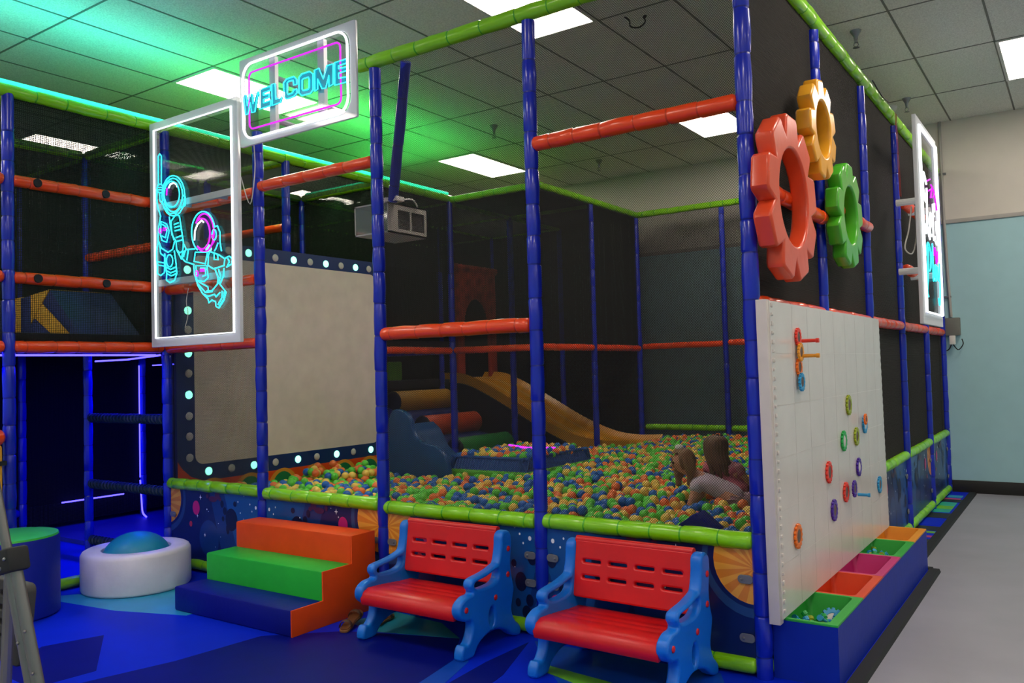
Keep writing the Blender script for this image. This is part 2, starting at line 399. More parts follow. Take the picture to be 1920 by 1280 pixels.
tag(mb.build('play_mat',['mat_blue','mat_navy','mat_cyan','mat_teal','mat_green','mat_mid','mat_seagreen','mat_pink','mat_dark'],ang=20),'deep blue soft play mat with pale angular shapes under the whole play area','floor mat')
mb=MB(); mb.prism([(0,0),(.07,0),(.06,.022),(.0,.022)],(.345,-3.6,0),X3,Z3,Y3,6.22); mb.prism([(0,0),(.07,0),(.06,.022),(.0,.022)],(.20,2.62,0),X3,Z3,Y3,3.92)
mb.bx(.2,.36,2.6,2.66,0,.022)
tag(mb.build('mat_edging','black_rubber'),'black rubber edging strip where the blue mat meets the grey floor','floor edging')

# ================================================================ ball pit cage
PX={'P':-4.797,'B':-3.633,'C':-2.443,'D':-1.24,'E':0.0}; FY=[1.335,2.649,3.956,5.289,6.5]
ZT=3.55
cage=thing('ball_pit_cage','tall netted ball pit cage of blue posts with orange and green padded rails','play structure',(-2.4,3.1,0))
frame=thing('climbing_frame','dark two storey climbing frame with netted upper deck and blue lit tunnel below','play structure',(-6.4,2.5,0))
VM={'b':['blue_vinyl','blue_tie'],'g':['green_vinyl','green_tie'],'o':['orange_vinyl','orange_tie']}
def post(par,x,y,z0=0.012,z1=3.52,r=.04,tie=.2,seg=16):
    mb=MB(); pad(mb,(x,y,z0),(x,y,z1),r,tie,(0,0),seg,.002,.07); return mb.build('post',VM['b'],par)
def rail(par,a,b,c,r=.04,ends=(1,1),tie=.19,seg=14):
    mb=MB(); pad(mb,a,b,r,tie,ends,seg); o=mb.build('rail',VM[c],par); o['label']={'g':'lime green padded rail','o':'orange padded rail','b':'blue padded rail'}[c]; return o
for k in 'BCDE': post(cage,PX[k],0,z1=3.50 if k!='B' else 3.3)
for y in FY: post(cage,0,y,z1=3.56,r=.037)
for x,y in ((-3.6,4.95),(-3.6,6.2),(-2.42,6.25),(-1.2,6.25)): post(cage,x,y,z1=3.5,r=.037,seg=12)
G=.032
def hx(a,b,y,z,c,**k): return rail(cage,(a+G*.5,y,z),(b-G*.9,y,z),c,**k)
# front top beam, right top beam, back beams
rail(cage,(PX['C']-.16,0,ZT),(.05,0,ZT),'g',r=.045,tie=.22)
rail(cage,(0,-.05,ZT+.08),(0,6.6-.06,ZT+.08),'g',r=.045,tie=.24)
rail(cage,(-3.6,3.7,ZT),(-3.6,6.25,ZT),'g',r=.04); rail(cage,(-3.62,6.25,ZT),(-.02,6.25,ZT),'g',r=.042)
hx(PX['B'],PX['C'],0,2.895,'o'); hx(PX['D'],PX['E'],0,2.786,'o',r=.043); hx(PX['C'],PX['D'],0,1.76,'o',r=.043)
for a,b,z in (('P','B',.672),('B','C',.662),('C','D',.648),('D','E',.655)): hx(PX[a],PX[b],0,z,'g',r=.043)
for a,b in (('P','B'),('B','C'),('C','D'),('D','E')): hx(PX[a],PX[b],0,.062,'g')
hx(PX['P'],PX['B'],0,1.75,'o'); hx(PX['P'],PX['B'],-.0,2.22,'o'); hx(PX['P'],PX['B'],0,2.86,'o')
ys=[0]+FY
for i in range(5):
    a,b=ys[i]+G*.5,ys[i+1]-G*.9
    rail(cage,(0,a,.675),(0,b,.675),'g'); rail(cage,(0,a,.06),(0,b,.06),'g')
    rail(cage,(0.0,a,1.80),(0.0,b,1.80),'o')
    if i<2: rail(cage,(.03,a,2.49-.11*(i==0)),(.03,b,2.49-.11*(i==0)),'o')
rail(cage,(.05,3.99,2.88),(.13,4.5,2.80),'o',r=.045); rail(cage,(.05,3.99,2.30),(.13,4.5,2.25),'o',r=.045)
# inner orange and green rails
rail(cage,(-3.6,3.72,1.75),(-3.6,4.92,1.75),'o'); rail(cage,(-3.6,4.98,1.75),(-3.6,6.2,1.75),'o'); rail(cage,(-3.57,6.25,1.77),(-2.45,6.25,1.77),'o'); rail(cage,(-2.39,6.25,1.78),(-1.23,6.25,1.79),'o'); rail(cage,(-1.17,6.25,1.79),(-.05,6.25,1.79),'o')
rail(cage,(-4.77,3.7,1.75),(-3.63,3.7,1.75),'o')
rail(cage,(-3.56,6.25,.70),(-2.46,6.25,.70),'g'); rail(cage,(-2.38,6.25,.70),(-1.24,6.25,.70),'g'); rail(cage,(-1.16,6.25,.70),(-.05,6.25,.70),'g')
# nets: real cords
def nt(par,o,u,v,Lu,Lv,cell=.012,w=.0024,m='net_black'):
    mb=MB(); net(mb,o,u,v,Lu,Lv,cell,w); ob=mb.build('net',m,par); return ob
for a,b in (('C','D'),('D','E'),('P','B')):
    mb=MB(); dnet(mb,(PX[a],.012,.68),X3,Z3,PX[b]-PX[a],2.85); mb.build('net','net_black',cage)
for i in range(5): nt(cage,(-.012,ys[i],.06),Y3,Z3,ys[i+1]-ys[i],3.55,.010,.0044,'net_side')
for i,(x0,x1) in enumerate(((-3.6,-2.42),(-2.42,-1.2),(-1.2,0))): nt(cage,(x0,6.24,.6),X3,Z3,x1-x0,2.93,.012,.0029,'net_side')
for y0,y1 in ((3.7,4.95),(4.95,6.2)): nt(cage,(-3.6,y0,1.75),Y3,Z3,y1-y0,1.78,.012,.0034,'net_dark')
nt(cage,(-4.8,3.7,1.75),X3,Z3,1.2,1.78,.012,.0034,'net_dark')

# printed space panels
mat('print_navy','#0a1e5a',rough=.35,coat=.2); mat('print_blue','#0f5096',rough=.35,coat=.2); mat('print_mid','#0e3678',rough=.35,coat=.2); mat('print_ring','#24487c',rough=.35,coat=.2)
mat('print_orange','#e0862a',rough=.35,coat=.2); mat('print_amber','#f0a63c',rough=.35,coat=.2); mat('print_pink','#c81e78',rough=.35); mat('print_red','#b83048',rough=.35); mat('print_star','#e8ecf6',rough=.35); mat('print_spot','#0c1640',rough=.35); mat('print_maroon','#4a1c4a',rough=.35)
PRN=['print_navy','print_blue','print_mid','print_ring','print_orange','print_amber','print_pink','print_red','print_star','print_spot','print_maroon']
def star(x,y,r):
    o=[]
    for k in range(8):
        a=math.pi/4*k; q=r if k%2==0 else r*.32
        o.append((x+q*.8*math.sin(a),y+q*math.cos(a)))
    return o
def space_panel(par,o,u,w,W,mirror=False,H=.56,z0=.075,seed=0):
    """u along the panel, w outward; the orange planet sits at the u=0 end"""
    rnd=random.Random(seed); mb=MB(); o,u,w=Vector(o),Vector(u),Vector(w)
    if mirror: o=o+u*W; u=-u
    mb.prism([(0,z0),(W,z0),(W,z0+H),(0,z0+H)],o-w*.012,u,Z3,w,.012,0)
    n=[0]
    def d(poly,m):
        p=clip(poly,0.002,W-.002,z0+.002,z0+H-.002)
        if p:
            n[0]+=1; q=[o+u*x+Z3*z+w*(.0004+.00012*n[0]) for x,z in p]
            nrm=sum((q[i].cross(q[(i+1)%len(q)]) for i in range(len(q))),Vector())
            if nrm.dot(w)<0: q.reverse()
            mb.poly(q,m)
    d([(W*.46,z0+H),(W*.62,z0),(W+.1,z0),(W+.1,z0+H)],2)
    d([(W*.62,z0+H),(W*.80,z0),(W*.92,z0),(W*.98,z0+H*.5),(W+.1,z0+H*.8),(W+.1,z0+H)],1)
    d([(W*.93,z0),(W+.1,z0),(W+.1,z0+H*.6)],1)
    d(ell(W*.45,z0+.2,.12,.14),2)
    px=-.06 if seed==0 else 0.0; pz=.555
    d(ell(px,pz,.265,.27,32),3); d(ell(px,pz+.01,.235,.235,32),0); d(ell(px,pz,.205,.205,32),4)
    for k in range(8):
        a=math.radians(-88+k*24); b=a+math.radians(11)
        d([(px,pz-.03)]+[(px+.204*math.cos(t),pz+.204*math.sin(t)) for t in (a,(a+b)/2,b)],5)
    d(ell(.34,.50,.045,.055),6); d(ell(.27,.37,.018,.022,14),7)
    d(ell(.95*W,.14+z0,.035,.04),6) if seed%2 else None
    for x,y,rx,ry in ((W*.70,.44,.07,.085),(W*.63,.50,.022,.03),(W*.60,.55,.02,.028),(W*.66,.37,.02,.042),(W*.61,.44,.016,.02),(W*.74,.56,.02,.02),(W*.9,.30,.04,.055),(W*.95,.2,.025,.035),(W*.88,.18,.018,.024),(W*.93,.13,.03,.04),(W*.86,.4,.018,.022),(W*.97,.44,.03,.04),(W*.83,.27,.012,.018)): d(ell(x,y,rx,ry,16),9)
    for x,y,rx,ry in ((W*.55,.61,.03,.03),(W*.5,.58,.05,.022),(W*.58,.585,.018,.015),(W*.44,.60,.015,.02)): d(ell(x,y,rx,ry,14),10)
    for x,y,r in ((.40,.585,.022),(.36,.44,.016),(.45,.30,.018)): d(star(x,y,r),8)
    for x,y,q in ((W*.96,.55,.011),(W*.92,.52,.006),(W*.90,.57,.006)): d(ell(x,y,q,q*1.2,10),8)
    for k in range(13): d(ell(rnd.uniform(.28,W*.9),rnd.uniform(z0,z0+H),.0035 if k%3 else .006,None,8),8)
    return lab(mb.build('printed_panel',PRN,par,ang=20),'blue panel printed with planets and stars')
def brk(par,c,w,h,t,u,wv):
    mb=MB(); mb.extr([rrect(-w/2,w/2,-h/2,h/2,h*.45,4)],c,u,Z3,wv,t,.002); mb.sphere(Vector(c)+Vector(wv)*t*.6+Vector(u)*w*.22,.007,8,6); return lab(mb.build('bracket','bracket_grey',par),'grey metal panel clip')
N=-Y3
for i,(a,b,mir) in enumerate((('P','B',False),('B','C',True),('C','D',False),('D','E',True))):
    space_panel(cage,(PX[a]+.03,-.004,0),X3,N,PX[b]-PX[a]-.06,mir,seed=i)
    for s,x in ((1,PX[a]+.075),(-1,PX[b]-.075)):
        for z in ((.47,.19) if x>-.2 else (.455,.30) if x>-1.5 else (.43,.2)): brk(cage,(x,-.012,z),.075,.042,.006,X3*s,N)
for i in range(5):
    space_panel(cage,(.004,ys[i]+.03,0),Y3,X3,ys[i+1]-ys[i]-.06,i%2==1,seed=10+i)
    for s,y in ((1,ys[i]+.075),(-1,ys[i+1]-.075)):
        for z in (.5,.2): brk(cage,(.012,y,z),.075,.042,.006,Y3*s,X3)
# raised pit floor
mat('pit_floor','#122a5c',rough=.6)
mb=MB(); mb.bx(-4.7,-.06,.06,6.15,.03,.40); mb.build('pit_floor','pit_floor',cage)

# ================================================================ climbing frame (left wing and back)
for x,y in ((-4.8,-1.2),(-4.797,0),(-6,-1.2),(-6,0),(-7.2,-1.2),(-7.2,0),(-7.2,1.25),(-6,1.25),(-6,2.5),(-6,3.7),(-6,4.95),(-6,6.2),(-4.8,1.25),(-4.8,2.5),(-4.8,3.7),(-4.8,4.95),(-4.8,6.2),(-7.2,2.5)):
    post(frame,x,y,r=.04 if x>-5 else .037,seg=14 if x>-5 else 10)
rail(frame,(-4.8,-1.9,3.545),(-4.8,3.74,3.545),'g',r=.045,tie=.25)
def fy(x,y0,y1,z,c,r=.04): rail(frame,(x,y0+.02,z),(x,y1-.03,z),c,r=r,seg=12)
def fx(x0,x1,y,z,c,r=.04): rail(frame,(x0+.02,y,z),(x1-.03,y,z),c,r=r,seg=12)
for x in (-6,-7.2):
    for a,b in ((-1.2,0),(0,1.25),(1.25,2.5),(2.5,3.7),(3.7,4.95),(4.95,6.2)): fy(x,a,b,3.52,'g')
for y in (-1.2,0,1.25,2.5,3.7,4.95,6.2):
    fx(-6,-4.8,y,3.52,'g'); fx(-7.2,-6,y,3.52,'g')
fy(-4.8,3.7,4.95,3.5,'g'); fy(-4.8,4.95,6.2,3.5,'g'); fx(-4.8,-3.6,3.7,3.53,'g'); fx(-4.8,-3.6,4.95,3.5,'g')
for a,b in ((-2.4,-1.2),(-1.2,0)):
    fy(-4.8,a,b,1.757,'o',.043); fy(-4.8,a,b,2.24,'o',.043); fy(-4.8,a,b,2.92,'o',.043)
fy(-4.8,-1.2,0,.055,'g'); fx(-6,-4.8,1.25,2.9,'o'); fx(-6,-4.8,0,2.6,'o'); fy(-6,2.5,3.7,2.83,'o'); fy(-6,1.25,2.5,2.83,'o')
fx(-6,-4.8,1.25,2.3,'g'); fx(-6,-4.8,2.5,2.45,'g'); fy(-4.8,2.5,3.7,1.75,'o'); fx(-6,-4.8,3.7,1.75,'b'); fy(-7.2,-1.2,0,.25,'b')
# blanking sleeves in the two rails
for z in (2.24,2.92):
    for y in (-1.02,-.52):
        mb=MB(); mb.lathe((-4.775,y,z),(1,0,0),[(0,.030),(.022,.031),(.026,.028),(.024,.02)],16); lab(mb.build('hole_plug','black_rubber',frame),'black round hole in an orange rail')
# decks
mat('deck_black','#15171c',rough=.7); mat('deck_blue','#2030a0',rough=.5)
mb=MB(); mb.bx(-9.3,-4.84,-2.4,3.68,1.79,1.86); mb.bx(-9.3,-6.0,3.68,6.2,1.30,1.40); lab(mb.build('deck','deck_black',frame,bevel=.006),'black upper deck')
mb=MB(); mb.bx(-9.3,-4.9,.1,6.2,.012,.05); mb.build('tunnel_floor','deck_blue',frame)
# nets of the frame
def nf(o,u,v,Lu,Lv,w=.0036,cell=.013): return nt(frame,o,u,v,Lu,Lv,cell,w,'net_dark')
for a,b in ((-1.2,0),): nf((-4.82,a,1.8),Y3,Z3,b-a,1.7,.0026)
for a,b in ((-1.2,0),(0,1.25),(1.25,2.5),(2.5,3.7),(3.7,4.95),(4.95,6.2)):
    nf((-7.2,a,.1),Y3,Z3,b-a,3.4,.006); nf((-6,a,1.85),Y3,Z3,b-a,1.65)
    nf((-7.2,a,3.5),X3,Y3,1.2,b-a,.0022); nf((-6,a,3.5),X3,Y3,1.2,b-a,.0022)
for y in (0,2.5,3.7): nf((-7.2,y,1.86),X3,Z3,2.4,1.64)
nf((-4.8,3.7,3.5),X3,Y3,1.2,2.5,.0032); nf((-7.2,6.2,.1),X3,Z3,3.6,3.4,.0075); nf((-7.2,2.52,.1),X3,Z3,1.2,1.6,.0075)
nf((-8.6,6.1,.1),X3,Z3,1.4,3.4,.008); nf((-8.6,-2.4,.1),Y3,Z3,8.5,3.4,.009)
nf((-4.8,2.6,2.66),Y3,Z3,1.1,.85)
# spiral wrapped rungs
def spiral(par,a,b,r=.04):
    a,b=Vector(a),Vector(b); d=b-a; L=d.length; d.normalize(); mb=MB(); u,v=mb.frame(d)
    mb.tube([a,b],r*.8,10); n=int(L/.05)*10
    mb.tube([a+d*(L*i/n)+(u*math.cos(2*math.pi*i/10)+v*math.sin(2*math.pi*i/10))*r*.82 for i in range(n+1)],r*.28,6)
    return lab(mb.build('wrapped_rung','dark_wrap',par),'dark spiral wrapped rung')
for z in (1.18,.60,.11): spiral(frame,(-5.96,0,z),(-4.84,0,z))

# LED strips: real emitting strips
mat('led_blue','#5a54ff',emit=6,ecol='#4038ff',var=0); mat('led_teal','#58f0c8',emit=1.5,ecol='#2cf0b4',var=0); mat('led_violet','#e040ff',emit=3,ecol='#c020ff',var=0)
def led(name_m,path,label,w=.012):
    mb=MB(); mb.tube(path,w/2,6); return tag(mb.build('led_strip',name_m,ang=80),label,'LED strip')
led('led_teal',[(-4.79,-1.9,3.60),(-4.79,3.66,3.60)],'teal glowing LED strip along the green top rail of the climbing frame',.035)
led('led_teal',[(-5.95,2.52,3.575),(-4.9,2.52,3.575)],'green-lit LED strip on an inner roof beam behind the projector box',.022)
led('led_blue',[(-4.86,-1.9,1.70),(-4.86,-.06,1.70)],'blue LED strip under the orange rail beside the drum, running along the deck edge',.016)
led('led_blue',[(-5.96,.05,1.68),(-5.4,.02,1.68),(-4.86,-.02,1.70)],'blue LED strip across the top of the tunnel opening',.016)
led('led_blue',[(-7.17,1.2,1.66),(-7.17,1.2,.45)],'blue LED strip running down a post at the back of the tunnel',.014)
led('led_blue',smooth([(-7.17,1.2,.42),(-7.1,1.17,.22),(-7.0,1.12,.10),(-6.9,1.1,.06)],4),'curved end of a blue LED strip at the tunnel floor',.018)
led('led_blue',[(-7.15,.35,.30),(-7.15,1.0,.30)],'low blue LED strip along the back edge of the tunnel floor',.016)
led('led_blue',[(-7.15,1.35,1.66),(-6.3,1.2,1.66)],'blue LED strip under the deck at the back of the tunnel',.014)
def area(name,loc,rot,sx,sy,col,e):
    d=bpy.data.lights.new(name,'AREA'); d.shape='RECTANGLE'; d.size=sx; d.size_y=sy; d.color=lin(col)[:3]; d.energy=e
    o=bpy.data.objects.new(name,d); COL.objects.link(o); o.location=loc; o.rotation_euler=rot; return o
# the teal and green strips wash the ceiling; the blue ones fill the tunnel
area('led_wash_teal',(-4.8,-1.0,3.625),(math.pi,0,0),.03,2.4,'#38d8c0',15)
area('led_wash_green',(-4.8,1.9,3.625),(math.pi,0,0),.03,3.2,'#38e058',20)
area('led_wash_inner',(-5.4,3.72,3.58),(math.pi,0,0),1.1,.03,'#38e058',6)
area('deck_fill_green',(-5.4,.9,3.46),(0,0,0),.03,4.0,'#30d858',7)  # added green fill lamp without a strip, lifts the dark upper deck
area('led_tunnel',(-5.6,.5,1.77),(0,0,0),1.2,.03,'#1410ff',30)
area('led_tunnel_edge',(-4.9,-1.0,1.72),(0,0,0),.03,1.6,'#1410ff',10)

# ================================================================ printed screen panel with bulbs
mat('screen_white','#dacdc2',rough=.6); mat('arch_amber','#e0962c',rough=.4); mat('arch_green','#128048',rough=.4); mat('screen_navy','#123068',rough=.35); mat('screen_orange','#e04a12',rough=.4)
scr=thing('screen_panel','large white projection screen panel with a navy border of round bulbs','screen',(-4.745,1.25,.012))
XS=-4.742
mb=MB(); mb.bx(XS-.03,XS,.045,2.46,.012,2.66,3)
def sp(poly,m,k):
    p=clip(poly,.047,2.458,.014,2.658); q=[Vector((XS+.0004*k,y,z)) for y,z in p]
    nrm=sum((q[i].cross(q[(i+1)%len(q)]) for i in range(len(q))),Vector())
    if nrm.x<0:q.reverse()
    mb.poly(q,m)
sp([(.04,0),(2.5,0),(2.5,.665),(.42,.655),(.28,.66),(.17,.70),(.09,.77),(.045,.84)],4,1)
sp(rrect(.21,2.36,.795,2.53,.075),0,1)
for i,y in enumerate((.37,.75,1.115,1.495,1.87,2.225)):
    arch=[(y-.17,.1)]+[(y+.17*math.cos(math.radians(180-a)),.50+.17*math.sin(math.radians(a))) for a in range(0,181,12)]+[(y+.17,.1)]
    sp(arch,1,2); sp(ell(y,.515,.118,.125,22),2,3)
mb.build('printed_board',['screen_white','arch_amber','arch_green','screen_navy','screen_orange'],scr,ang=20)
mat('bulb_lit','#c8ffe8',emit=3,ecol='#7cffc8',var=0); mat('bulb_off','#cbc6c2',rough=.4,emit=0)
def bulb(y,z,lit):
    mb=MB(); mb.sphere((XS+.002,y,z),.034 if lit else .034,14,8,0,.35,1,1)
    lab(mb.build('bulb','bulb_lit' if lit else 'bulb_off',scr),'lit green-white bulb' if lit else 'unlit white bulb')
for i,y in enumerate((.15,.36,.56,.77,1.065,1.28,1.48,1.68,1.88,2.08,2.27)): bulb(y,2.60 if y<.9 else 2.585,i%2==1 if y<.9 else i%2==1)
for i,y in enumerate((.334,.56,.793,1.03,1.29,1.52,1.775,2.0,2.247)): bulb(y,.73,i%2==0)
for i,z in enumerate((.857,1.031,1.197,1.371,1.546,1.713,1.905,2.063,2.239,2.40)): bulb(.157,z,z in (1.371,1.713,2.063,2.40))
for z in (.95,1.3,1.65,2.0,2.35): bulb(2.41,z,z in (1.3,2.0))
# small light from the lit bulbs on the boards near them
# ================================================================ projector box on a pole
mat('box_grey','#a7a39c',rough=.5); mat('grille_dark','#55514f',rough=.7); MATS['clear_pane']=glassy('clear_pane',refl=.10,white=.18,col='#b8c8c0')
t=thing('projector_box','pale grey vented projector box hung on a slanted blue pole inside the cage','projector box',(-2.79,.5,2.48))
mb=MB(); x0,x1,y0,y1,z0,z1=-2.955,-2.63,.30,.72,2.485,2.70
mb.bx(x0,x1,y0,y1,z0,z0+.012); mb.bx(x0,x1,y0,y1,z1-.012,z1); mb.bx(x0,x1,y1-.012,y1,z0,z1); mb.bx(x0,x0+.012,y0,y1,z0,z1)
mb.extr([[(y0,z0),(y1,z0),(y1,z1),(y0,z1)],[(y0+.1,z0+.035),(y0+.1,z1-.045),(y0+.225,z1-.045),(y0+.225,z0+.035)],[(y0+.245,z0+.035),(y0+.245,z1-.045),(y0+.385,z1-.045),(y0+.385,z0+.035)]],(x1-.004,0,0),Y3,Z3,X3,.008)
mb.build('case','box_grey',t)
mb=MB(); net(mb,(x1-.012,y0+.1,z0+.035),Y3,Z3,.125,z1-z0-.08,.01,.003); net(mb,(x1-.012,y0+.245,z0+.035),Y3,Z3,.14,z1-z0-.08,.01,.003); mb.build('vent_grille','grille_dark',t)
mb=MB(); mb.bx(x0+.01,x1-.01,y0,y0+.006,z0+.01,z1-.01); lab(mb.build('window','clear_pane',t),'clear front window')
mb=MB(); mb.bx(x0+.06,x1-.08,y0+.12,y1-.06,z0+.04,z0+.13); mb.lathe((x0+.13,y0+.12,z0+.085),(0,-1,0),[(0,.035),(.03,.035),(.03,.02)],16); mb.build('projector','white_plastic',t,bevel=.006)
mb=MB(); pad(mb,(-2.60,.32,2.70),(-2.20,.03,3.50),.036,.3,(0,0),14); lab(mb.build('pole',VM['b'],t),'slanted blue pole')
mb=MB(); mb.tube(smooth([(-2.63,.40,2.72),(-2.60,.52,2.74),(-2.62,.60,2.70)],4),.006,6); mb.bx(-2.66,-2.54,.29,.37,2.695,2.725); mb.build('clamp','white_plastic',t)

